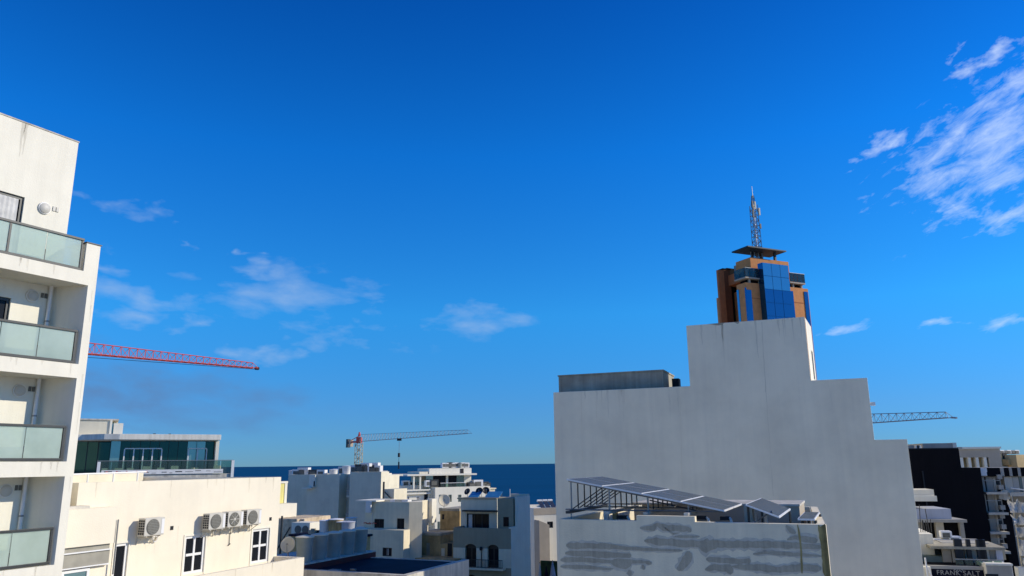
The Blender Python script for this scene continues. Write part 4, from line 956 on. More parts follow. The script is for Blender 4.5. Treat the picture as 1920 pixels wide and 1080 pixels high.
zx = F.Z(845, 878, yp+0.5); MB().box(F.X(805, 885, yp+0.5), F.X(884, 885, yp+0.5), yp+0.5, 9, zs1+0.002, zx).build('top_storey', P_WHITE, B)
MB().box(F.X(788, 885, yp), F.X(804, 885, yp), yp+0.4, 9, zs1+0.002, F.Z(796, 884.5, yp)).build('top_step', P_LGREY, B)
x = F.X(866, 884, yp+0.5); MB().box(x-0.35, x+0.35, yp+0.44, yp+0.497, zx-1.3, zx-0.1).build('dark_vent', S_DARK, B)
zr = F.Z(845, 905, 0.4); rl = MB().box(F.X(826, 905, 0.4), F.X(872, 905, 0.4), 0.4, 0.46, zr-0.08, zr).build('terrace_rail', S_WHITEP, B)
for i in range(6):
    xa_ = F.X(826 + 46*i/6, 905, 0.4); xb_ = F.X(826 + 46*(i+1)/6, 905, 0.4); MB().box(xa_+0.04, xb_-0.04, 0.42, 0.44, zt+0.003, zr-0.1).build('rail_panel', G_BALU, rl)
roofline(F, [(833, 5, 0.9, 1.0, 'box'), (839, 5, 0.9, 1.0, 'box'), (845, 5, 0.9, 1.1, 'dark'), (850, 5, 1.0, 1.0, 'box'), (856, 5, 0.9, 1.05, 'box'), (862, 5, 0.8, 1.0, 'tank'), (868, 5, 1.0, 1.05, 'box'), (875, 5, 1.2, 1.0, 'box')], zx, 'on the very top of the white hotel', 'plant on top of the white hotel')
roofline(F, [(762, 4, 1.4, 1.2, 'box'), (775, 6, 1.5, 1.0, 'box'), (805, 1.6, 1.4, 1.2, 'box'), (815, 1.5, 1.6, 1.3, 'dark')], zw-0.3+1.0, 'on the low wing of the white hotel', 'plant on the low wing of the white hotel')
roofline(F, [(888, 2, 2.2, 1.2, 'dark'), (897, 2, 2.0, 1.6, 'box'), (906, 3, 2.4, 1.2, 'dark'), (914, 3, 1.4, 1.0, 'dark')], zt-0.5, 'at the seaward end of the white hotel', 'plant at the seaward end of the white hotel')
F = facade(930, 922, 150, 60)
B2 = thing('grey_end_house', 'low grey house end beyond the white hotel near the sea', 'building', F)
b = MB(); b.box(F.X(905, 920), F.X(928, 920), 0, 8, -18, F.Z(918, 917)).box(F.X(928, 924)+0.01, F.X(940, 924), 0.5, 8, -18, F.Z(934, 924)); b.build('wall', P_LGREY, B2)
MB().box(F.X(905, 920)-0.2, F.X(928, 920)+0.2, -0.2, 8, F.Z(918, 917)+0.003, F.Z(918, 917)+0.2).build('roof_slab', P_GREYW, B2)
# ------------------------------------------------------------------ grey house with four small windows
F = facade(767, 960, 75, 114)
Mh = thing('grey_house', 'pale grey two tier house with small dark windows in front of the white hotel', 'building', F)
xu0, xu1 = F.X(684, 960), F.X(767, 960); zu = F.Z(730, 941)
hw = [(F.X(701.5, 981), F.X(720, 981), F.Z(711, 990), F.Z(711, 973)), (F.X(744, 981), F.X(758, 981), F.Z(751, 992), F.Z(751, 972))]
MB().shell(xu0, xu1-0.4, 0, 4.3, 0, zu, hw, par=0.25, pt=0.2).wall(xu1-0.4, xu1, 0, zu, 0).build('upper_wall', P_GREYW, Mh)
MB().prism([(xu1-0.38, 0.004), (xu1, 0.004), (xu1+0.98, 0.80), (xu1-0.38, 3.0)], 0, zu-0.004).build('splayed_side', P_GREYW, Mh)
for i, h in enumerate(hw): window(Mh, *h, 0.08, S_BMET, G_WIN, 1, 0, 0.07, sill=P_LGREY, sp=0.06)
yl = -1.1; xl0, xl1 = F.X(655, 1000, yl), F.X(757, 1000, yl); zl = F.Z(710, 993, yl)
hl = [(F.X(679, 1035, yl), F.X(688.5, 1035, yl), F.Z(684, 1043, yl), F.Z(684, 1027, yl)), (F.X(717, 1035, yl), F.X(734.5, 1035, yl), F.Z(726, 1043, yl), F.Z(726, 1027, yl))]
b = MB(); b.wall(xl0, xl1, 0, zl, yl, hl); b.quad((xl1, yl, 0), (xl1, -0.004, 0), (xl1, -0.004, zl), (xl1, yl, zl)); b.quad((xl0, yl, zl), (xl1, yl, zl), (xl1, -0.004, zl), (xl0, -0.004, zl)); b.quad((xl0, 4, 0), (xl0, yl, 0), (xl0, yl, zl), (xl0, 4, zl)); b.quad((xl0, -0.006, zl), (xu0, -0.006, zl), (xu0, 4, zl), (xl0, 4, zl))
b.build('lower_wall', P_GREYW, Mh)
for h in hl:
    o = window(Mh, *h, yl+0.08, S_BMET, G_WIN, 1, 0, 0.07)
    wq = h[1]-h[0]; MB().box(h[0]+wq*0.42, h[0]+wq*0.6, yl+0.09, yl+0.10, h[2]+0.08, h[3]-0.08).build('curtain', S_CURT, o)
MB().box(xu0-0.9, xu0+1.5, -0.35, 3, zu+0.003, zu+0.14).build('roof_ledge', P_WHITE, Mh)
x, z = F.loc(692, 947, -0.35); MB().box(x-0.3, x+0.3, -0.5, -0.36, z-0.7, z+0.35).build('white_cabinet', S_WHITEP, Mh)
MB().tube((x+0.25, -0.1, z-0.7), (x+0.2, -0.1, zl+0.2), 0.03, 6).build('white_pipe', S_WHITEP, Mh)
b = MB()
for k in range(9): xx = F.X(680 + k*2.6, 985, -0.3); b.tube((xx-0.06, -0.06, F.Z(690, 981, -0.06)+0.05*math.sin(k*2)), (xx+0.12, -0.06, F.Z(690, 981, -0.06)+0.05*math.cos(k)), 0.04, 5)
o = b.build('pegged_washing', S_RED, Mh); o['kind'] = 'stuff'
for k in range(4): x = F.X(728 + k*11, 941, 1.5); MB().box(x-0.4, x+0.4, 1.2, 1.9, zu-0.24, zu+0.15).build('roof_slab_piece', S_WHITEP if k % 2 else P_LGREY, Mh)
x, z = F.loc(719, 930, 3); b = MB(); b.tube((x, 3, zu-0.2), (x, 3, z+1.4), 0.10, 8); b.build('chimney_pipe', S_DMET, Mh); MB().tube((x+0.35, 3, zu-0.2), (x+0.35, 3, z-0.3), 0.09, 8).build('white_flue', S_WHITEP, Mh)
b = MB(); b.box(F.X(721, 920, 4.5), F.X(739, 920, 4.5), 4.5, 7, 0, F.Z(730, 917, 4.5)); b.build('stair_head', P_LGREY, Mh)
b = MB(); b.tube((F.X(721, 923, 4.3), 4.3, F.Z(721, 922, 4.3)), (F.X(737, 938, 4.3), 4.3, F.Z(737, 939, 4.3)), 0.06, 6); b.build('stair_rail', S_DMET, Mh)
b = MB(); b.box(xu1-0.6, xu1+0.0, 4.304, 5.2, zu-2.2, zu+0.1); b.build('white_end_pier', P_WHITE, Mh)
x = F.X(664, 985, -0.8); water_tank(F.at(F.X(659, 985, -0.5), -0.5, zl), 0.5, 0.55, 1.0, 'white barrel on the ledge of the pale grey house', 'barrels on the grey house', S_WHITEP)
MB().box(F.X(668, 990, -0.9), F.X(676, 990, -0.9), -0.9, -0.2, zl+0.003, zl+0.15).build('white_slab', S_WHITEP, Mh)

# ------------------------------------------------------------------ old tan houses
F = facade(830, 960, 80, 114)
T1 = thing('tan_house', 'tall narrow tan limestone house with stained walls left of the arched house', 'building', F)
xa, zt = F.loc(825, 958); xb = F.X(862, 958)
b = MB(); b.box(xa, xb, 0, 5, 0, zt); b.build('wall', P_TAN, T1, bevel=0.05); MB().box(xa-0.08, xb, -0.06, 5.05, zt+0.003, zt+0.25).build('dark_coping', P_CONC, T1)
x, z = F.loc(831, 968); MB().box(x-0.12, x+0.12, -0.02, -0.003, z-0.3, z+0.2).build('drain_hole', S_DARK, T1)
q = F.loc(834, 957, 0.6); dish(F.at(q[0]-0.1, 0.6, zt+0.25), 0.62, 'grey satellite dish on the tan house in front of the white hotel', 22, 35, pole=0.7)
F = facade(800, 1010, 77, 114)
T2 = thing('low_tan_house', 'low stained tan limestone house between the grey house and the arched house', 'building', F)
xa, zt = F.loc(775, 1003); xb = F.X(830, 1003)
hs_ = [(F.X(841, 1040), F.X(850, 1040), F.Z(845, 1046), F.Z(845, 1021))]
xb = F.X(853, 1003)
MB().wall(xa, F.X(826, 1003), 0, zt, 0).build('left_wall', P_TAN, T2)
MB().box(xa+0.01, F.X(826, 1003), 0.004, 4.5, 0, zt-0.01).build('body', P_TAN, T2)
MB().box(F.X(826, 1003)+0.01, xb, 0.0, 2.8, 0, F.Z(845, 1020)).build('right_wall', P_TAN, T2)
z0 = F.Z(845, 1047, -0.01); MB().box(F.X(839, 1040), F.X(847.5, 1040), -0.012, -0.003, z0, z0+1.35).build('dark_doorway', S_DARK, T2)
MB().box(F.X(774, 1003), F.X(827, 1003), -0.08, 4.6, zt+0.003, zt+0.22).build('dark_coping', P_CONC, T2)
x, z = F.loc(776, 1042, -0.3); MB().box(x-0.35, x+0.35, -0.5, -0.01, z-0.35, z+0.35).build('black_box', S_BMET, T2)
z = F.Z(800, 1047, -2.2); MB().box(F.X(755, 1047, -2.2), F.X(853, 1047, -2.2), -2.2, -0.01, 0, z).build('terrace', P_TAN, T2, bevel=0.05)
MB().box(F.X(828, 1012), F.X(834, 1030), -0.03, -0.003, F.Z(830, 1044), F.Z(830, 1028)).build('peeling_patch', P_LGREY, T2)
for (pa, pb, ya, yb_) in ((783, 788, 1012, 1040), (800, 806, 1018, 1042)):
    MB().box(F.X(pa, ya), F.X(pb, ya), -0.012, -0.003, F.Z(pa, yb_), F.Z(pa, ya)).build('damp_streak', P_CONC, T2)

# ------------------------------------------------------------------ arched house
F = facade(958, 1000, 72, 112)
Nh = thing('arched_house', 'dark grey and pale townhouse with two arched balcony doors in the centre', 'building', F)
x0, x1 = F.X(850, 1000), F.X(958, 1000); zp = F.Z(900, 990); zg = F.Z(900, 1028); zs = F.Z(900, 1063)
def arch_wall(m, x0, x1, z0, z1, y, arches, depth=0.25, n=10):
    """sheet with round-headed openings: (xc, halfwidth, sill z, spring z)"""
    xs = [x0]
    for xc, hw, zs_, zp_ in arches: xs += [xc-hw, xc+hw]
    xs.append(x1)
    for i in range(0, len(xs), 2): m.quad((xs[i], y, z0), (xs[i+1], y, z0), (xs[i+1], y, z1), (xs[i], y, z1))
    for xc, hw, zs_, zp_ in arches:
        if zs_ > z0: m.quad((xc-hw, y, z0), (xc+hw, y, z0), (xc+hw, y, zs_), (xc-hw, y, zs_))
        pts = [(xc - hw*math.cos(math.pi*k/n), zp_ + hw*0.62*math.sin(math.pi*k/n)) for k in range(n+1)]
        for a, b_ in zip(pts[:-1], pts[1:]):
            m.quad((a[0], y, a[1]), (b_[0], y, b_[1]), (b_[0], y, z1), (a[0], y, z1)); m.quad((a[0], y, a[1]), (a[0], y+depth, a[1]), (b_[0], y+depth, b_[1]), (b_[0], y, b_[1]))
        for s_ in (-1, 1): m.quad((xc+s_*hw, y, zs_), (xc+s_*hw, y+depth, zs_), (xc+s_*hw, y+depth, zp_), (xc+s_*hw, y, zp_))
    return m
ar = []
for pa, pb in ((872, 893), (914, 935)):
    xa, xb = F.X(pa, 1040), F.X(pb, 1040); ar.append(((xa+xb)/2, (xb-xa)/2, F.Z(880, 1063), F.Z(880, 1030)))
# pale band stops at zg, arches rise a little into the dark band above
ztop = F.Z(900, 1022)
for xa_, xb_ in ((x0, ar[0][0]-ar[0][1]), (ar[0][0]+ar[0][1], ar[1][0]-ar[1][1]), (ar[1][0]+ar[1][1], x1)):
    MB().quad((xa_, 0, zs), (xb_, 0, zs), (xb_, 0, zg), (xa_, 0, zg)).build('pale_storey_wall', P_GREYW, Nh)
arch_wall(MB(), x0, x1, zg+0.0, zp, 0, [(a, b_, zg, zg) for a, b_, c, d in ar]).build('dark_parapet_wall', P_GREY, Nh)
for a, b_, c, d in ar:
    dr = MB().box(a-b_, a+b_, 0.25, 0.30, zs, zg+b_*0.62).build('arched_door', S_BMET, Nh)
    for s_ in (-1, 1): MB().box(a+s_*b_*0.5-b_*0.36, a+s_*b_*0.5+b_*0.36, 0.235, 0.247, zs+0.2, zg-0.05).build('pane', G_WIN, dr)
    for s_ in (-1, 1): MB().quad((a+s_*b_, 0, zs), (a+s_*b_, 0.26, zs), (a+s_*b_, 0.26, zg), (a+s_*b_, 0, zg)).build('reveal', P_GREYW, Nh)
# lower storey with the heads of two more arches
arch_wall(MB(), x0, x1, 0, zs, 0, [(a+0.05, b_*1.0, 1.0, F.Z(880, 1085)) for a, b_, c, d in ar]).build('lower_wall', P_GREY, Nh)
for a, b_, c, d in ar: MB().box(a-b_-0.1, a+b_+0.2, 0.25, 0.3, 1.0, zs-0.1).build('lower_door', S_BMET, Nh)
# balcony
xa, xb = F.X(864, 1060, -0.7), F.X(942, 1060, -0.7)
MB().box(xa-0.05, xb+0.05, -0.75, -0.003, zs-0.17, zs).build('balcony_slab', P_GREYW, Nh)
zr = F.Z(900, 1049, -0.7)
rl = MB().box(xa, xb, -0.72, -0.67, zr-0.05, zr).box(xa, xb, -0.71, -0.68, zs+0.05, zs+0.09).build('balcony_rail', S_BMET, Nh)
for i in range(31):
    x = xa + 0.03 + (xb-xa-0.06)*i/30; MB().box(x-0.015, x+0.015, -0.71, -0.68, zs+0.0, zr-0.05).build('baluster', S_BMET, rl)
x = F.X(903, 1050); MB().tube((x, -0.06, zs), (x, -0.06, F.Z(903, 1032)), 0.035, 8).build('lamp_post', S_BMET, Nh)
b = MB(); z = F.Z(903, 1031); b.lathe([(0.04, z-0.05), (0.13, z+0.0), (0.15, z+0.2), (0.05, z+0.3)], x, -0.15, 8); b.build('lantern', S_BMET, Nh)
# set-back top storey
yu = 2.0; xu0, xu1 = F.X(864, 960, yu), F.X(932, 960, yu); zu = F.Z(900, 936, yu)
hw = [(F.X(875, 970, yu), F.X(917, 970, yu), zp-1.0, F.Z(896, 963, yu))]
dk = MB(); dk.quad((x0+0.2, 0.2, zp-1.0), (x1-0.2, 0.2, zp-1.0), (x1-0.2, yu+2, zp-1.0), (x0+0.2, yu+2, zp-1.0)); dk.build('terrace_floor', P_GREY, Nh)
b = MB(); b.box(x0, x0+0.2, 0.004, yu, zp-1.2, zp).box(x0+0.2, x1-0.2, 0.004, 0.2, zp-1.0, zp-0.002); b.build('terrace_parapet', P_GREY, Nh)
b = MB().wall(xu0, xu1, zp-1.0, zu, yu, hw, 0.2); b.quad((xu0, yu+2.6, zp-1), (xu0, yu, zp-1), (xu0, yu, zu), (xu0, yu+2.6, zu)); b.quad((xu0, yu, zu), (xu1, yu, zu), (xu1, yu+2.6, zu), (xu0, yu+2.6, zu)); b.build('top_storey_wall', P_LGREY, Nh)
w = window(Nh, *hw[0], yu+0.12, S_BMET, G_WIN, 2, 0, 0.1, name='terrace_door'); MB().box(hw[0][0]+0.15, hw[0][0]+0.55, yu+0.10, yu+0.115, hw[0][2]+0.7, hw[0][3]-0.1).build('curtain', S_CURT, w)
z = F.Z(900, 957, yu-0.5); MB().box(F.X(866, 957, yu-0.5), F.X(931, 957, yu-0.5), yu-0.5, yu-0.003, z-0.13, z).build('awning_case', S_BMET, Nh)
MB().box(F.X(857, 936, yu-0.1), F.X(932, 936, yu), yu-0.1, yu+2.6, zu+0.003, zu+0.12).build('roof_slab', P_GREY, Nh)
# right-hand stair volume and long side wall
y2 = 1.2; xs0, xs1 = F.X(933, 960, y2), F.X(969, 960, y2); zs2 = F.Z(950, 934, y2)
MB().box(xs0, x1-0.25, y2, 4.2, zp-3, zs2-0.01).build('stair_volume', P_GREY, Nh)
z = F.Z(950, 985, y2); MB().box(F.X(944, 982, y2), F.X(954, 982, y2), y2-0.03, y2-0.003, z-0.1, z+0.75).build('small_window', G_WIN, Nh)
SW = x1
m = MB(); m.prism([(x1-0.22, 0.004), (x1, 0.004), (x1+0.22, 4.4), (x1+0.0, 4.4)], 0, zp+0.12); m.build('side_wall', P_WHITE, Nh)
m = MB(); m.prism([(x1-0.15, y2+0.2), (x1+0.07, y2+0.2), (x1+0.22, 4.4), (x1+0.0, 4.4)], zp+0.124, zs2+0.1); m.build('upper_side_wall', P_WHITE, Nh)
MB().box(x0, x1-0.23, 0.31, 4.3, 0, zp-1.05).build('core', P_GREY, Nh)
MB().box(xs0, x1-0.02, 4.404, 4.9, zp-3, zs2+0.25).build('rear_wall', P_LGREY, Nh)
MB().tube((F.X(956, 930, 4), 4, zs2-0.1), (F.X(956, 915, 4), 4, F.Z(956, 917, 4)), 0.04, 6).build('white_pole', S_WHITEP, Nh)
# blue panels and dark drums on its roof
for i, (px, w_, lab) in enumerate(((887, 1.1, 'small blue solar water panel at left on the arched house roof'), (922, 1.5, 'larger blue solar water panel at right on the arched house roof'))):
    x = F.X(px, 935, yu+0.6); t = thing('solar_heater', lab, 'solar heater', F.at(x, yu+0.6, zu+0.125), 'blue panels on the arched house roof')
    m = MB(); m.add([(-w_/2, 0, 0.05), (w_/2, 0, 0.05), (w_/2, 1.0, 0.55), (-w_/2, 1.0, 0.55), (-w_/2, 0, 0.0), (w_/2, 0, 0.0), (w_/2, 1.0, 0.5), (-w_/2, 1.0, 0.5)], [(0,1,2,3),(7,6,5,4),(0,4,5,1),(1,5,6,2),(2,6,7,3),(3,7,4,0)]); m.build('collector', S_BLUEP, t)
    b = MB(); b.tube((-w_/2+0.1, 0.95, 0), (-w_/2+0.1, 0.95, 0.5), 0.025, 4).tube((w_/2-0.1, 0.95, 0), (w_/2-0.1, 0.95, 0.5), 0.025, 4); b.build('stand', S_GMET, t)
for i, (px, py, r, lab) in enumerate(((877, 923, 0.33, 'round black dish alone at the left of the arched house roof'), (899, 922, 0.36, 'black dish left of the pair on the arched house roof'), (911, 921, 0.36, 'black dish right of the pair on the arched house roof'))):
    x, z = F.loc(px, py, yu+1.6); dish(F.at(x, yu+1.6, zu+0.125), r, lab, 30, -10 + 20*i, S_BMET, pole=max(z-zu-0.1, 0.4), group='black dishes on the arched house roof')

# ------------------------------------------------------------------ white house in the gap right of the arched house
F = facade(1010, 960, 95, 70)
E1 = thing('white_gap_house', 'white house with a taupe side wing in the gap beside the stepped building', 'building', F)
xa, zt = F.loc(1001, 953); xb = F.X(1060, 953)
hw = [(F.X(1026, 985), F.X(1037, 985), F.Z(1030, 990), F.Z(1030, 978))]
MB().shell(xa, xb, 0, 8, 0, zt, hw, par=0.3).build('wall', P_WHITE, E1)
window(E1, *hw[0], 0.05, S_DMET, G_WIN, 1, 0, 0.08)
MB().box(xa-0.05, xb, -0.04, -0.003, F.Z(1020, 965), zt).build('frieze', P_BEIGE, E1)
yt = -1.6; m = MB(); p = [(F.X(1011, 985, yt), 0), (F.X(1030, 985, yt), 0), (F.X(1030, 985, yt), F.Z(1030, 984, yt)), (F.X(1011, 985, yt), F.Z(1011, 976, yt))]
m.prismy(p, yt, -0.045); m.build('taupe_wing', P_BEIGE, E1)
for i in range(3):
    x = F.X(1009 + i*10, 950, 2); m = MB(); m.add([(x, 1.0, zt-0.1), (x+0.6, 1.0, zt-0.1), (x+0.6, 2.2, zt+0.7), (x, 2.2, zt+0.7)], [(0,1,2,3)]); m.build('roof_panel', M_SOLAR, E1)
    MB().tube((x, 2.3, zt+0.75), (x+0.6, 2.3, zt+0.75), 0.14, 10).build('roof_cylinder', S_WHITEP, E1)
# parked awnings and clutter in the street gap
F = facade(1025, 1060, 80, 112)
for i, (px, py, w_, h_, m_, lab) in enumerate(((1012, 1060, 0.5, 3.2, S_WHITEP, 'folded white parasol in the narrow gap beside the stepped building'), (1036, 1056, 0.8, 2.8, S_PALEB, 'folded pale grey parasol against the stepped building'), (1024, 1066, 0.8, 2.9, S_MEMB, 'folded navy parasol in the narrow gap beside the stepped building'))):
    x, z = F.loc(px, py); t = thing('folded_parasol', lab, 'parasol', F.at(x, 0, z-h_), 'folded parasols in the gap')
    MB().tube((0, 0, 0), (0, 0, h_+0.3), 0.03, 6).build('pole', S_DMET, t); MB().lathe([(w_*0.45, 0.9), (w_*0.4, 1.6), (w_*0.22, h_*0.85), (0.03, h_+0.2)], 0, 0, 10).build('cloth', m_, t)
z = F.Z(1025, 1052, 1.5)
tb = thing('gap_terrace', 'dark terrace block at the bottom of the gap beside the stepped building', 'building', F)
MB().box(F.X(1003, 1060), F.X(1060, 1060), -3, 4, 0, F.Z(1025, 1078)-0.6).build('terrace', P_CONC, tb)
MB().box(F.X(1003, 1060), F.X(1060, 1060), 1.6, 1.9, F.Z(1025, 1078)-0.598, z).build('dark_hedge', S_GREEN, tb)
# ------------------------------------------------------------------ right-hand cluster
F = facade(1760, 850, 62, 100)
K1 = thing('black_building', 'black clad stepped building right of the pale stepped wall', 'building', F)
xa, xb, xc = F.X(1680, 841), F.X(1797.5, 842), F.X(1838, 877); z1, z2 = F.Z(1760, 841.5), F.Z(1820, 877)
b = MB(); b.prismy([(xa, 0), (xc, 0), (xc, z2), (xb, z2), (xb, z1), (xa, z1)], 0, 9); b.build('clad_wall', P_BLACK, K1)
MB().box(xa, xb-0.02, 0.02, 0.3, z1+0.003, z1+0.06).build('coping', S_BMET, K1)
x = F.X(1728, 880); MB().box(x, x+0.08, -0.05, -0.003, z1-6, z1-1.5).build('down_pipe', S_BMET, K1)
y = 4.0; MB().box(F.X(1730, 835, y), F.X(1786, 835, y), y, 8, z1, F.Z(1760, 831, y)).build('roof_room', P_KG, K1)
MB().box(F.X(1786.3, 835, y), F.X(1793.5, 835, y), y-0.02, 8, z1, F.Z(1790, 830, y)).build('roof_room_end', P_WHITE, K1)
MB().box(F.X(1700, 836, y), F.X(1714, 836, y), y, 7, z1, F.Z(1708, 835, y)).build('roof_hut', P_KG, K1)
MB().box(F.X(1794, 838, y+1), F.X(1804, 838, y+1), y+1, 8, z1, F.Z(1799, 838, y+1)).build('roof_step', P_KG2, K1)
for i, px in enumerate((1717, 1721, 1725)): xx = F.X(px, 838, 3); MB().tube((xx, 3, z1), (xx, 3, z1+0.3), 0.08, 8).build('roof_flue', S_WHITEP if i % 2 == 0 else S_DMET, K1)
# beige building with fins behind
F = facade(1840, 855, 95, 100)
K2 = thing('finned_building', 'taupe building with tan panels between pale fins behind the black building', 'building', F)
xa, xb = F.X(1790, 842), F.X(1874.5, 842); zt = F.Z(1840, 841.5); zm = F.Z(1840, 857.5); zb_ = F.Z(1840, 880)
MB().box(xa, xb, 0, 10, zm, zt).build('upper_wall', P_BEIGE, K2); MB().box(xa-0.2, xb+0.1, -0.15, 10.1, zt+0.003, zt+0.2).build('coping', P_WHITE, K2)
MB().box(xa, xb-1.2, 0.7, 10, 0, zm-0.004).build('recessed_wall', P_TAN, K2); MB().box(xb-1.198, xb, 0.0, 10, 0, zm-0.004).build('end_pier', P_BEIGE, K2)
for px in (1804, 1818.5, 1833, 1848, 1863): x = F.X(px, 866); MB().box(x-0.14, x+0.14, 0.02, 0.698, zb_-2, zm-0.004).build('fin', P_WHITE, K2)
F = facade(1900, 860, 112, 66)
K3 = thing('golden_building', 'golden stone building at the right edge of the skyline', 'building', F)
xa, xm, xb = F.X(1874, 855), F.X(1905, 855), F.X(1975, 855); zt = F.Z(1895, 851)
MB().box(xa, xm, 1.5, 9, 0, zt).build('left_wall', P_GOLD, K3); MB().box(xm+0.004, xb, 0, 9, 0, zt-0.1).build('right_wall', P_GOLD, K3)
z = F.Z(1895, 872, 1.5); MB().box(F.X(1888, 868, 0.9), xm, 0.7, 1.497, z, z+0.7).build('balcony', P_TAN, K3); MB().box(F.X(1890, 865, 1.4), xm-0.3, 1.42, 1.495, z+0.75, z+1.5).build('dark_door', S_DARK, K3)  # door drawn as a thin near-black box
MB().box(xa, xm, 1.2, 1.498, z-0.4, z-0.1).build('dark_ledge', P_CONC, K3)
roofline(F, [(1880, 3, 0.9, 0.45, 'dark'), (1886, 3, 0.8, 0.5, 'box'), (1893, 3, 0.9, 0.45, 'dark'), (1899, 3, 0.8, 0.5, 'box'), (1907, 3, 0.9, 0.45, 'dark'), (1914, 3, 0.9, 0.5, 'box')], zt, 'on the golden building', 'plant on the golden building')
# flats with dark panels
F = facade(1880, 900, 64, 102)
K4 = thing('panelled_flats', 'grey block of flats with black panels and glazed balconies at the right edge', 'building', F)
xl, xr = F.X(1838, 890), F.X(1990, 890); zt = F.Z(1880, 877)
MB().box(xl, xr, 1.6, 9, 0, zt-0.05).build('rear_wall', P_KG, K4)
zq = F.Z(1880, 893)
for pa, pb, m_ in ((1840, 1849, P_KG), (1849.5, 1875.5, P_BLACK), (1876, 1882.5, P_KG), (1883, 1892, P_BLACK), (1892.5, 1898, P_KG), (1898.5, 1908, P_BLACK), (1908.5, 1914, P_KG), (1914.5, 1945, P_BLACK)):
    MB().box(F.X(pa, 885), F.X(pb, 885), 0.0, 1.59, zq, zt).build('top_panel', m_, K4)
for px, py in ((1843, 880), (1843, 887)):
    x, z = F.loc(px, py, -0.1); MB().box(x-0.25, x+0.25, -0.1, -0.003, z-0.18, z+0.08).build('wall_box', S_WHITEP, K4)
levels = [893.5, 926, 964, 1000, 1036]
for k in range(4):
    za, zb_ = F.Z(1860, levels[k]), F.Z(1860, levels[k+1])
    xw = F.X(1842 + 3.2*k, levels[k]+12); xe_ = F.X(1880 + 2.0*k, levels[k]+12)
    MB().box(xw, xe_, -0.5, 1.58, zb_-0.02, zb_+0.14).build('floor_slab', P_KG2, K4)
    f = 0
    for fr0, fr1, m_ in ((0.0, 0.2, P_KG), (0.24, 0.26, S_BMET), (0.28, 0.62, P_KG), (0.64, 0.76, P_KG2), (0.80, 0.94, S_BMET), (0.95, 1.0, P_KG)):
        MB().box(xw+(xe_-xw)*fr0, xw+(xe_-xw)*fr1, 0.3, 0.5, zb_+0.145, za-0.03).build('wall_panel', m_, K4)
    MB().box(xw, xe_-0.3, -0.45, -0.40, zb_+0.9, zb_+0.95).build('hand_rail', S_GMET, K4)
    for i in range(2): 
        x = xw+(xe_-xw)*(0.85); MB().box(x-0.15, x+0.15, -0.2, 0.2, zb_+0.3+i*0.7, zb_+0.6+i*0.7).build('balcony_box', P_KG, K4)
xs0 = F.X(1886, 900)
za = F.Z(1900, 893.5); zb_ = F.Z(1900, 926)
MB().box(xs0, F.X(1990, 900), -0.3, 1.58, zb_-0.15, zb_+0.1).build('wing_slab', P_KG2, K4)
for pa, pb, m_ in ((1886, 1901, P_KG2), (1901.5, 1913, P_KG), (1914, 1919, S_SHUT), (1919.5, 1945, P_KG2)): MB().box(F.X(pa, 905), F.X(pb, 905), 0.2, 0.4, zb_+0.11, za-0.03).build('wing_panel', m_, K4)
b = MB(); z = F.Z(1895, 922, -0.35)
for i in range(6): xx = xs0 + 0.1 + i*0.5; b.tube((xx, -0.35, z+0.25*(1-i/3) if i < 3 else z), (xx+0.5, -0.35, z+0.25*(1-(i+1)/3) if i < 2 else z), 0.04, 6)
b.build('hanging_pipe', S_WHITEP, K4)
MB().box(F.X(1880, 930), F.X(1896, 930, 0.2), 0.6, 1.59, 0, zb_-0.16).build('dark_shaft', P_BLACK, K4)
MB().lathey([(0.35, 0.1), (0.35, -0.1)], F.X(1884.5, 928), F.Z(1884, 928), 16).build('lamp_globe', P_KG2, K4)
# scaffolded building with netting
F = facade(1905, 1000, 48, 104)
K5 = thing('netted_scaffold', 'scaffold wrapped in torn white netting at the right edge', 'scaffold', F)
xl = F.X(1893, 960); 
levels = [(938, 1893), (985, 1897), (1010, 1899), (1045, 1903)]
zs_ = [F.Z(1905, p) for p in (932, 962, 985, 1008, 1043, 1062)]
xr = F.X(2000, 960)
for k in range(5):
    zt_, zb_ = zs_[k], zs_[k+1]
    nx, nz = 36, 7; vs = []; fs = []; xo = F.X(1894 + 2.4*k, 960)
    for j in range(nz+1):
        for i in range(nx+1):
            u = i/nx; v = j/nz; x = xo + (xr-xo)*u
            sag = 0.22*math.sin(math.pi*((u*6) % 1))*(1-v) if k < 2 else 0.05*math.sin(math.pi*((u*6) % 1))*(1-v)
            yv = 0.10*math.sin(u*40 + k*2 + 3*v) + 0.06*math.sin(u*97 + v*7 + k) + 0.08*math.sin(v*5 + k)
            vs.append((x, yv, zt_ - 0.06 - sag + (zb_-zt_+0.08)*v))
    for j in range(nz):
        for i in range(nx):
            fs.append((j*(nx+1)+i, j*(nx+1)+i+1, (j+1)*(nx+1)+i+1, (j+1)*(nx+1)+i))
    MB().add(vs, fs).build('netting', S_NET, K5, smooth=True)
    MB().box(xo+0.9, xr, 0.3, 1.0, zb_-0.06, zb_).build('platform', P_CONC, K5)
for i in range(8):
    x = xl + 0.3 + i*0.9; MB().tube((x, 0.25, 0), (x, 0.25, zs_[0]+0.1), 0.03, 6).build('pole', S_GMET, K5)
MB().box(F.X(1935, 1060), xr, 1.2, 1.5, 0, zs_[0]-0.5).build('bare_wall', P_CONC, K5)
z = F.Z(1910, 1062); b = MB(); b.box(F.X(1905, 1068), xr, -0.3, 0.2, 0, z-0.02); b.build('white_hoarding', P_WHITE, K5)
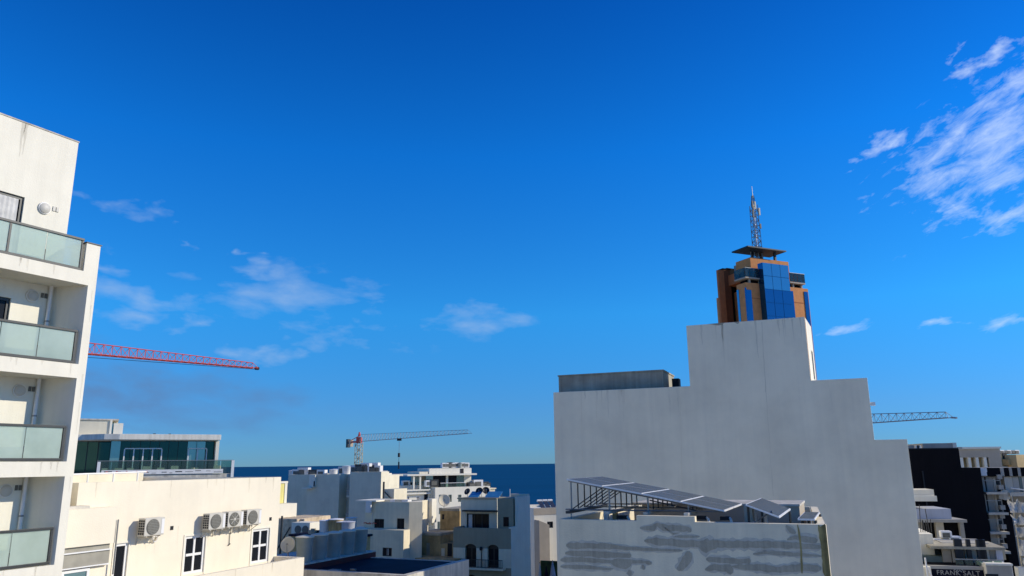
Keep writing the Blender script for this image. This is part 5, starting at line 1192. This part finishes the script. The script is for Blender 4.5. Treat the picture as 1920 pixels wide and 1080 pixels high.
# near terrace building with the shop sign
F = facade(1800, 1066, 42, 108)
K6 = thing('shop_building', 'low building with a dark shop sign and glazed roof terrace at bottom right', 'building', F)
xa, xm, xb = F.X(1700, 1070), F.X(1843, 1070), F.X(1892, 1070); zs1 = F.Z(1800, 1062)
MB().box(xa, xm, 0, 8, 0, zs1).build('wall', P_BLACK, K6)
MB().box(xa, xm, -0.10, -0.003, zs1-1.6, zs1-0.12).build('sign_board', S_MEMB, K6)
MB().box(xa, xm, -0.14, 0.1, zs1-0.118, zs1+0.02).build('sign_lip', P_KG, K6)
tcu = bpy.data.curves.new('lettering', 'FONT'); tcu.body = 'FRANK SALT'; tcu.size = 0.29; tcu.extrude = 0.01; tcu.align_x = 'CENTER'; tcu.space_character = 1.1
tob = bpy.data.objects.new('lettering_tmp', tcu); COL.objects.link(tob)
dg = bpy.context.evaluated_depsgraph_get(); tme = bpy.data.meshes.new_from_object(tob.evaluated_get(dg)); bpy.data.objects.remove(tob)
tme.transform(Matrix.Rotation(rad(90), 4, 'X')); tme.materials.clear(); tme.materials.append(P_KG)
lo = bpy.data.objects.new('sign_lettering', tme); COL.objects.link(lo); lo.parent = K6; lx, lz = F.loc(1797, 1078.5, -0.12); lo.location = (lx, -0.125, lz)
b = MB(); lx, lz = F.loc(1797, 1067.5, -0.12)
for s_ in (-1, 1):
    b.prismy([(lx+s_*0.02, lz+0.12), (lx+s_*0.22, lz-0.05), (lx+s_*0.16, lz-0.05), (lx+s_*0.02, lz+0.06)], -0.125, -0.105)
    b.prismy([(lx+s_*0.03, lz+0.0), (lx+s_*0.16, lz-0.12), (lx+s_*0.10, lz-0.12), (lx+s_*0.03, lz-0.06)], -0.125, -0.105)
b.build('sign_emblem', S_GMET, K6)
# ribbed clad box beside the sign
zc = F.Z(1866, 1060, -0.6)
MB().box(xm+0.01, xb, -0.6, 7, 0, zc).build('clad_box', P_WSTAIN, K6)
n = 30
for i in range(n):
    x0 = xm + 0.02 + (xb-xm-0.04)*i/n; MB().box(x0, x0+(xb-xm)/n*0.55, -0.63, -0.603, zc-2.2, zc-0.02).build('cladding_rib', P_KG2, K6)
MB().box(xm, xb+0.02, -0.66, -0.2, zc+0.003, zc+0.08).build('clad_box_coping', P_WHITE, K6)
x, z = F.loc(1860, 1079, -0.64); MB().box(x-0.25, x+0.25, -0.645, -0.634, z-0.3, z+0.06).build('dark_notch', S_DARK, K6)
# glazed terrace
yt = 0.9; zr = F.Z(1800, 1030, yt); zf = zs1 + 0.02
MB().box(F.X(1745, 1030, yt), F.X(1886, 1030, yt), yt, yt+3, zr+0.0, zr+0.12).build('pergola_slab', P_CONC, K6)  # concrete tone picked dark to carry the slab's shade
MB().box(F.X(1763, 1020, yt+2), F.X(1850, 1020, yt+2), yt+1.6, yt+4, zr+0.143, F.Z(1800, 1018, yt+2)).build('upper_deck', P_KG, K6)
for i, (pa, pb, m_) in enumerate(((1768, 1784, P_BEIGE), (1786, 1796, P_KG2), (1800, 1808, P_WSTAIN), (1810, 1818, P_KG2), (1822, 1836, P_WSTAIN), (1848, 1856, P_WSTAIN), (1857, 1868, P_KG))):
    MB().box(F.X(pa, 1045, yt+0.4), F.X(pb, 1045, yt+0.4), yt+0.4, yt+0.5, zf, zr-0.004).build('terrace_blind', m_, K6)
for px in (1797, 1804, 1820, 1839, 1844, 1848): x = F.X(px, 1045, yt); MB().box(x-0.09, x+0.09, yt+0.05, yt+0.25, zf, zr+0.45).build('black_post', S_BMET, K6)
MB().box(F.X(1745, 1045, yt+2), F.X(1886, 1045, yt+2), yt+2, yt+2.1, zf, zr-0.004).build('terrace_back', P_CONC, K6)
MB().box(F.X(1869, 1045, yt+0.2), F.X(1881, 1045, yt+0.2), yt+0.2, yt+3, zf, zr+0.1).build('blue_grey_pier', S_PALEB, K6)
zg = F.Z(1820, 1050, 0.2); rl = MB().box(F.X(1790, 1050, 0.2), F.X(1882, 1050, 0.2), 0.15, 0.2, zg, zg+0.05).build('glass_rail', S_GMET, K6)
for i in range(5): MB().box(F.X(1790 + i*18, 1055, 0.2)+0.04, F.X(1808 + i*18, 1055, 0.2)-0.04, 0.16, 0.18, zf+0.02, zg-0.01).build('rail_pane', G_BALU, rl)
# left side: cream box, grey walls, canopies further back
b = MB(); xq0, xq1 = F.X(1690, 1000, 2), F.X(1748, 1000, 2); zt_ = F.Z(1735, 1001, 2); zq = F.Z(1735, 1040, 2)
b.box(xq0, xq1, 2, 6, zq, zt_); b.build('cream_box', P_WSTAIN, K6)
MB().box(xq0, F.X(1770, 1040, 1.4), 1.4, 1.99, zq-0.9, zq).build('green_grey_wall', S_SHUT, K6)
MB().box(xq0, F.X(1746, 1070, -0.5), -0.5, -0.15, 0, F.Z(1735, 1063, -0.5)).build('white_hoarding', P_WHITE, K6)
b = MB(); x, z = F.loc(1735, 1050, -0.6); b.tube((x, -0.6, z-1.2), (x, -0.6, z+0.1), 0.04, 6).tube((x, -0.6, z-0.2), (x+0.35, -0.6, z-1.2), 0.03, 6); b.build('white_pole', S_WHITEP, K6)
for i, (px, py, w_, h_, lab) in enumerate(((1775, 1004, 0.5, 0.42, 'small white air conditioner with dark fan on the shop terrace roof'), (1773, 1019, 1.0, 0.4, 'long low white roof unit on the shop terrace roof'), (1792, 1014, 0.55, 0.42, 'square white roof unit right of the long one on the shop terrace roof'))):
    x, z = F.loc(px, py, 4); roof_box(F.at(x, 4, z-h_*0.5), w_, 0.5, h_, lab, 'units on the shop terrace roof')
xz_ = F.X(1765, 1010, 4.6); MB().box(F.X(1750, 1010, 4.5), F.X(1800, 1010, 4.5), 3.8, 8, zs1, F.Z(1775, 1024, 4)).build('unit_deck', P_CONC, K6)
for i in range(6): x = F.X(1727 + i*4, 1000, 3); MB().tube((x, 3, zt_), (x + random.uniform(-0.1, 0.1), 3, zt_+random.uniform(0.3, 1.4)), 0.02, 5).build('bare_rod', S_BMET, K6)
# pale blue block and cream canopy against the black building
F = facade(1750, 960, 56, 100)
K7 = thing('pale_blue_block', 'pale blue block with a cream canopy in front of the black building', 'building', F)
xa, xb = F.X(1690, 960), F.X(1783, 960); MB().box(xa, xb, 0, 3, F.Z(1750, 974), F.Z(1750, 954)).build('blue_wall', S_PALEB, K7)
zsl = F.Z(1750, 974, -0.4); MB().box(xa, F.X(1813, 975, -0.4), -0.4, 3, zsl-0.18, zsl-0.003).build('canopy_slab', P_KG, K7)
MB().box(xa, F.X(1800, 990, 0.6), 0.6, 3, 0, zsl-0.182).build('dark_ground_wall', P_BLACK, K7)
for pa, pb, m_ in ((1721, 1730, P_KG), (1755, 1770, P_KG2), (1800, 1808, P_KG)): MB().box(F.X(pa, 990, 0.3), F.X(pb, 990, 0.3), 0.3, 0.58, F.Z(1750, 1020, 0.3), zsl-0.184).build('wall_pier', m_, K7)
zc0 = F.Z(1735, 940, 0); zc1 = F.Z(1735, 930, 0); m = MB()
p = [(xa, 0.0), (F.X(1757, 935), 0.0), (F.X(1757, 935), 0.6), (F.X(1735, 918, 2.4), 2.4), (xa, 2.4)]
m.prism(p, zc0, zc1); m.build('cream_canopy', P_WHITE, K7)
m = MB(); m.prism([(xa, 0.6), (F.X(1752, 930, 0.6), 0.6), (F.X(1735, 918, 2.4), 2.4), (xa, 2.4)], zc1+0.003, F.Z(1725, 916, 2.4)); m.build('canopy_upstand', P_CREAM, K7)
MB().box(xa, F.X(1742, 1000, 2.0), 2.9, 3.6, 0, zc0-0.003).build('canopy_support', P_BLACK, K7)

# ------------------------------------------------------------------ orange and blue tower
F = facade(1456, 560, 180, 66)
TW = thing('tower', 'orange clad high rise with blue glass and a lattice mast behind the stepped wall', 'tower', F)
def X(px, py=560, y=0.0): return F.X(px, py, y)
zb_ = 20.0; zt = F.Z(1420, 531.5)
YS = 9.0
xl, xr = X(1399.5, 540), X(1514.5, 540)
MB().box(xl, xr, 0, 3.2, zb_, zt).build('main_block', P_BRICK, TW)
MB().box(xl+4.5, xr-0.3, 3.204, 16, zb_, zt-0.1).build('rear_block', P_BRICK, TW)
def strip(pa, pb, top, yo, m_, nm, bot=640):
    x0, x1 = X(pa, top, yo), X(pb, top, yo); z1 = F.Z((pa+pb)/2, top, yo); return MB().box(x0, x1, yo, -0.002 if yo < -0.3 else yo+0.1, zb_, z1).build(nm, m_, TW)
strip(1399.3, 1408.5, 543.5, -0.12, G_BLUE, 'corner_glass'); strip(1428.5, 1431.2, 543.5, -0.12, G_BLUE, 'glass_strip'); strip(1479.8, 1487, 545.5, -0.12, G_BLUE, 'glass_strip'); strip(1507.5, 1514.6, 547, -0.12, G_BLUE, 'corner_glass')
# central glass bay, panes by storey
x0, x1 = X(1431.4, 520, -1.6), X(1479.6, 520, -1.6); zc = F.Z(1455, 495, -1.6)
MB().box(x0+0.02, x1-0.02, -1.55, -0.004, zb_, zc-0.02).build('central_bay', G_BLUE, TW)
zz = zc; k = 0
while zz > zb_ + 1:
    h_ = 3.1; m_ = G_BLUEL if k < 2 else G_BLUE
    for i in range(3):
        xa_, xb_ = x0 + (x1-x0)*i/3, x0 + (x1-x0)*(i+1)/3
        MB().box(xa_+0.05, xb_-0.05, -1.66, -1.56, zz-h_+0.05, zz-0.05).build('glass_pane', m_, TW)
    zz -= h_; k += 1
    if k > 9: break
for z in (F.Z(1420, 560),): MB().box(xl+1.3, xr-1.2, -0.03, -0.003, z-0.1, z+0.1).build('storey_joint', P_BROWN, TW)
# left side face of the main block with its glass
for (ya, yb_, m_) in ((0.0, 0.5, G_BLUE), (2.5, 3.2, G_BLUEL)):
    MB().box(xl-0.1, xl-0.003, ya, yb_, zb_, zt-1.2).build('side_glass', m_, TW)
# open gallery storey and its glass balustrade
zg1 = F.Z(1410, 502, -0.5); zg0 = F.Z(1410, 519.5, -0.5)
MB().box(xl+1.2, xr-1.4, 0.8, 3.2, zt+0.002, zg0-0.302).build('gallery_core', P_BLACK, TW)
for pa, pb in ((1397, 1431.2), (1479.8, 1508)):
    xa_, xb_ = X(pa, 510, -0.4), X(pb, 510, -0.4); MB().box(xa_, xb_, -0.4, 3.4, zg0-0.3, zg0).build('gallery_slab', P_BEIGE, TW)
    n = 4
    for i in range(n): MB().box(xa_+(xb_-xa_)*i/n+0.05, xa_+(xb_-xa_)*(i+1)/n-0.05, -0.38, -0.30, zg0+0.05, zg1-0.1).build('balustrade_pane', G_BALU, TW)
    MB().box(xa_, xb_, -0.42, -0.28, zg1-0.1, zg1).build('balustrade_rail', S_GMET, TW)
    for i in (0.3, 0.85): x = xa_+(xb_-xa_)*i; MB().box(x-0.2, x+0.2, 0.1, 0.5, zt+0.002, zg0-0.3).build('gallery_column', P_BEIGE, TW)
xg = X(1397, 510, -0.4)
for i in range(2): MB().box(xg, xg+0.08, -0.2+i*1.8, 1.5+i*1.8, zg0+0.05, zg1-0.1).build('side_balustrade_pane', G_BALU, TW)
MB().box(xl+2.2, xr-1.0, 1.0, 9, zg0+0.002, zg1+0.3).build('service_floor', P_BROWN, TW)
# top box
x0, x1 = X(1407, 490, 1.5), X(1478, 490, 1.5); z1 = F.Z(1440, 486.5, 1.5)
MB().box(x0, x1, 1.5, 6.5, zg1+0.302, z1).build('top_box', P_BRICK, TW)
# dark canopy plate on posts
zc1 = F.Z(1438, 465, 0.0)
MB().box(X(1402.5, 466, 0), X(1474, 467, 0), 0, 5.6, zc1-0.3, zc1).build('canopy_plate', S_PLATE, TW)
for px, y_ in ((1454, 1.5), (1412, 4.6), (1428, 4.6)): x = X(px, 480, y_); MB().box(x-0.25, x+0.25, y_, y_+0.5, z1+0.002, zc1-0.352).build('canopy_post', S_DMET, TW)
# left wing
y0 = 8.0; xw0, xw1 = X(1357.5, 515, y0), X(1371.5, 515, y0); zw = F.Z(1364, 505, y0)
MB().box(xw0, xw1, y0+0.4, y0+2.0, zb_, zw).build('left_wing', P_BROWNSHADE, TW)
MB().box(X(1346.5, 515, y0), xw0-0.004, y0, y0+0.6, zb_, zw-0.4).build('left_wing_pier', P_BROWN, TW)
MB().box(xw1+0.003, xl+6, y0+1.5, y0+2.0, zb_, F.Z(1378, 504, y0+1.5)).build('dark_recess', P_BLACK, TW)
MB().box(xw0-0.05, xw1+0.1, y0+0.3, y0+2.05, zw+0.003, zw+0.25).build('wing_coping', P_BLACK, TW)
# plant beside the top box
for i in range(7):
    x = X(1384 + i*4, 495, 7); MB().box(x-0.5, x+0.4, 7, 8, zg1+0.31, zg1+0.31+1.2+1.2*random.random()).build('roof_plant', [P_CONC, S_GMET][i % 2], TW)
# mast
mx, mz = F.loc(1419.5, 463, 5); zm1 = F.Z(1417.5, 386, 5); zm2 = F.Z(1416, 350, 5)
ms = thing('mast', 'grey lattice antenna mast on top of the orange tower', 'mast', F.at(mx, 5, z1), None)
B0 = z1; b = MB(); b.lattice((0, 0, 0.0), (0, 0, zm1-B0), 1.7, 1.35, 11, 0.11); b.build('lattice', S_GMET, ms)
MB().lattice((0, 0, zm1-B0), (0, 0, zm1-B0+2.6), 0.8, 0.4, 3, 0.08).build('upper_lattice', S_GMET, ms)
MB().tube((0, 0, zm1-B0+2), (0, 0, zm2-B0), 0.10, 6, 0.05).build('top_rod', S_GMET, ms)
b = MB(); b.tube((-0.3, -0.3, 0.0), (-0.3, -0.3, zm1-B0), 0.16, 6).tube((0.2, 0.2, 0.0), (0.2, 0.2, zm1-B0-1), 0.12, 6); b.build('cable_riser', S_WHITEP, ms)
for i, (dx, dz, h_) in enumerate(((-1.05, -3.4, 1.9), (0.95, -2.6, 1.8), (-1.0, -1.0, 1.8), (-0.2, -1.2, 1.9), (0.9, -6.0, 1.2))): MB().box(dx-0.2, dx+0.2, -0.9, -0.65, zm1-B0+dz, zm1-B0+dz+h_).build('panel_antenna', P_LGREY if i % 2 else S_DMET, ms)
for i in range(4): x = X(1408 + i*7, 480, 3); MB().tube((x, 3.0, z1), (x, 3.0, zc1-0.36), 0.1, 6).build('plant_pipe', S_GMET, TW)

# ------------------------------------------------------------------ cranes
def wpt(px, py, dist):
    r = ray(px, py); k = dist / math.hypot(r.x, r.y); return Vector((r.x*k, r.y*k, r.z*k + EZ))
# red jib from behind the apartment block
p0 = wpt(168, 664, 100); p1 = wpt(479, 690.5, 118); d_ = (p1-p0).normalized(); pm = p0 - d_*14
R1 = thing('tower_crane', 'red lattice crane jib reaching out from behind the white apartment block', 'crane', Frame(pm.x, pm.y, 90, 0), 'tower cranes on the skyline')
O = Vector((pm.x, pm.y, 0)); L0, L1 = p0-O-d_*13, p1-O
m = MB().jib(L0, L1, 1.55, 0.75, 1.1, 34, 0.055); m.build('jib', S_RED, R1)
MB().lattice((0, 0, 0), (0, 0, p0.z-0.3), 1.7, 1.7, 26, 0.1).build('mast', S_RED, R1)
MB().box(-1, 1, -1, 1, p0.z-0.28, p0.z+1.2).build('slewing_unit', S_RED, R1)
b = MB(); b.tube(L1 + Vector((0, 0, 0.0)), L1 + d_*0.6, 0.25, 6); b.build('jib_end', S_BMET, R1)
cj = MB().jib(L0, L0 - d_*12, 1.2, 1.0, 1.2, 8, 0.09); cj.build('counter_jib', S_RED, R1)
q = L0 - d_*10; MB().box(q.x-1, q.x+1, q.y-1, q.y+1, q.z-2.2, q.z-0.1).build('counterweight', P_CONC, R1)
b = MB(); b.tube(L0 + (L1-L0)*0.15 + Vector((0, 0, -0.45)), L1 + Vector((0, 0, -1.6))*0 + Vector((0, 0, -0.15)), 0.03, 4); b.build('trolley_rope', S_BMET, R1)
# distant crane above the grey blocks
mb = wpt(671.5, 880, 250); mt = wpt(671.5, 828, 250)
R2 = thing('tower_crane', 'distant crane with red counter jib and dark boom above the grey blocks', 'crane', Frame(mb.x, mb.y, 90, -15), 'tower cranes on the skyline')
O = Vector((mb.x, mb.y, -15)); H = mt.z + 15
tip = wpt(881, 809.5, 196) - O; tip.z = H + 0.3; d_ = tip - Vector((0, 0, H)); d_.z = 0; d_.normalize()
MB().lattice((0, 0, 0), (0, 0, H), 1.8, 1.8, 34, 0.11).build('mast', S_CRYEL, R2)
MB().jib((0, 0, H), tip, 2.2, 0.9, 1.3, 34, 0.045).build('jib', S_CRGREY, R2)
q = Vector((0, 0, H)) - d_*7
b = MB(); b.tube((0, 0, H), q, 0.35, 6).tube((0, 0, H+1.8), q + Vector((0, 0, 0.3)), 0.12, 5); b.build('counter_jib', S_RED, R2)
a_ = d_.cross(Vector((0, 0, 1)))
for i, m_ in enumerate((S_DMET, P_BEIGE)):
    c = q + d_*(1.2 - 2.0*(1-i)) ; MB().tube(c + Vector((0, 0, -1.7+0.25*i)), c + Vector((0, 0, 1.0-0.3*i)), 0.75, 4).build('counterweight', m_, R2)
MB().box(-0.8, 0.8, -0.8, 0.8, H-0.5, H+1.4).build('slewing_unit', S_RED, R2)
MB().tube((0, 0, H+1.6), (0, 0, H+3.0), 0.5, 6, 0.2).build('cat_head', S_RED, R2)
h0 = d_*26; MB().box(h0.x-0.6, h0.x+0.6, h0.y-0.6, h0.y+0.6, H-0.5, H+0.2).build('trolley', S_BMET, R2)
MB().tube(h0 + Vector((0, 0, H-0.7)), h0 + Vector((0, 0, H-4.0)), 0.06, 5).build('hoist_rope', S_CRGREY, R2)
b = MB(); b.tube(h0 + Vector((0, 0, H-4.0)), h0 + Vector((0, 0, H-5.2)), 0.35, 8).tube(h0 + Vector((0, 0, H-6.5)), h0 + Vector((0, 0, H-8.5)), 0.22, 6).tube(h0 + Vector((0, 0, H-5.4)), h0 + Vector((0, 0, H-6.5)), 0.06, 5); b.build('hook_block', S_BMET, R2)
# crane right of the stepped wall
p0 = wpt(1600, 795.5, 130); p1 = wpt(1783, 783, 118); p1.z = p0.z; d_ = (p1-p0).normalized()
pm = p0 - d_*6
R3 = thing('tower_crane', 'thin grey crane jib sticking out right of the stepped wall', 'crane', Frame(pm.x, pm.y, 90, 0), 'tower cranes on the skyline')
O = Vector((pm.x, pm.y, 0))
MB().jib(p0-O-d_*6, p1-O, 1.75, 0.75, 1.0, 17, 0.05).build('jib', S_CRGREY, R3)
MB().lattice((0, 0, 0), (0, 0, p0.z), 1.6, 1.6, 20, 0.1).build('mast', S_CRGREY, R3)
MB().box(-1, 1, -1, 1, p0.z-0.5, p0.z-0.1).build('slewing_unit', S_CRGREY, R3)
e_ = p1 - O; MB().tube(e_, e_ + d_*0.9 + Vector((0, 0, -0.1)), 0.12, 6).build('jib_end', S_CRGREY, R3)
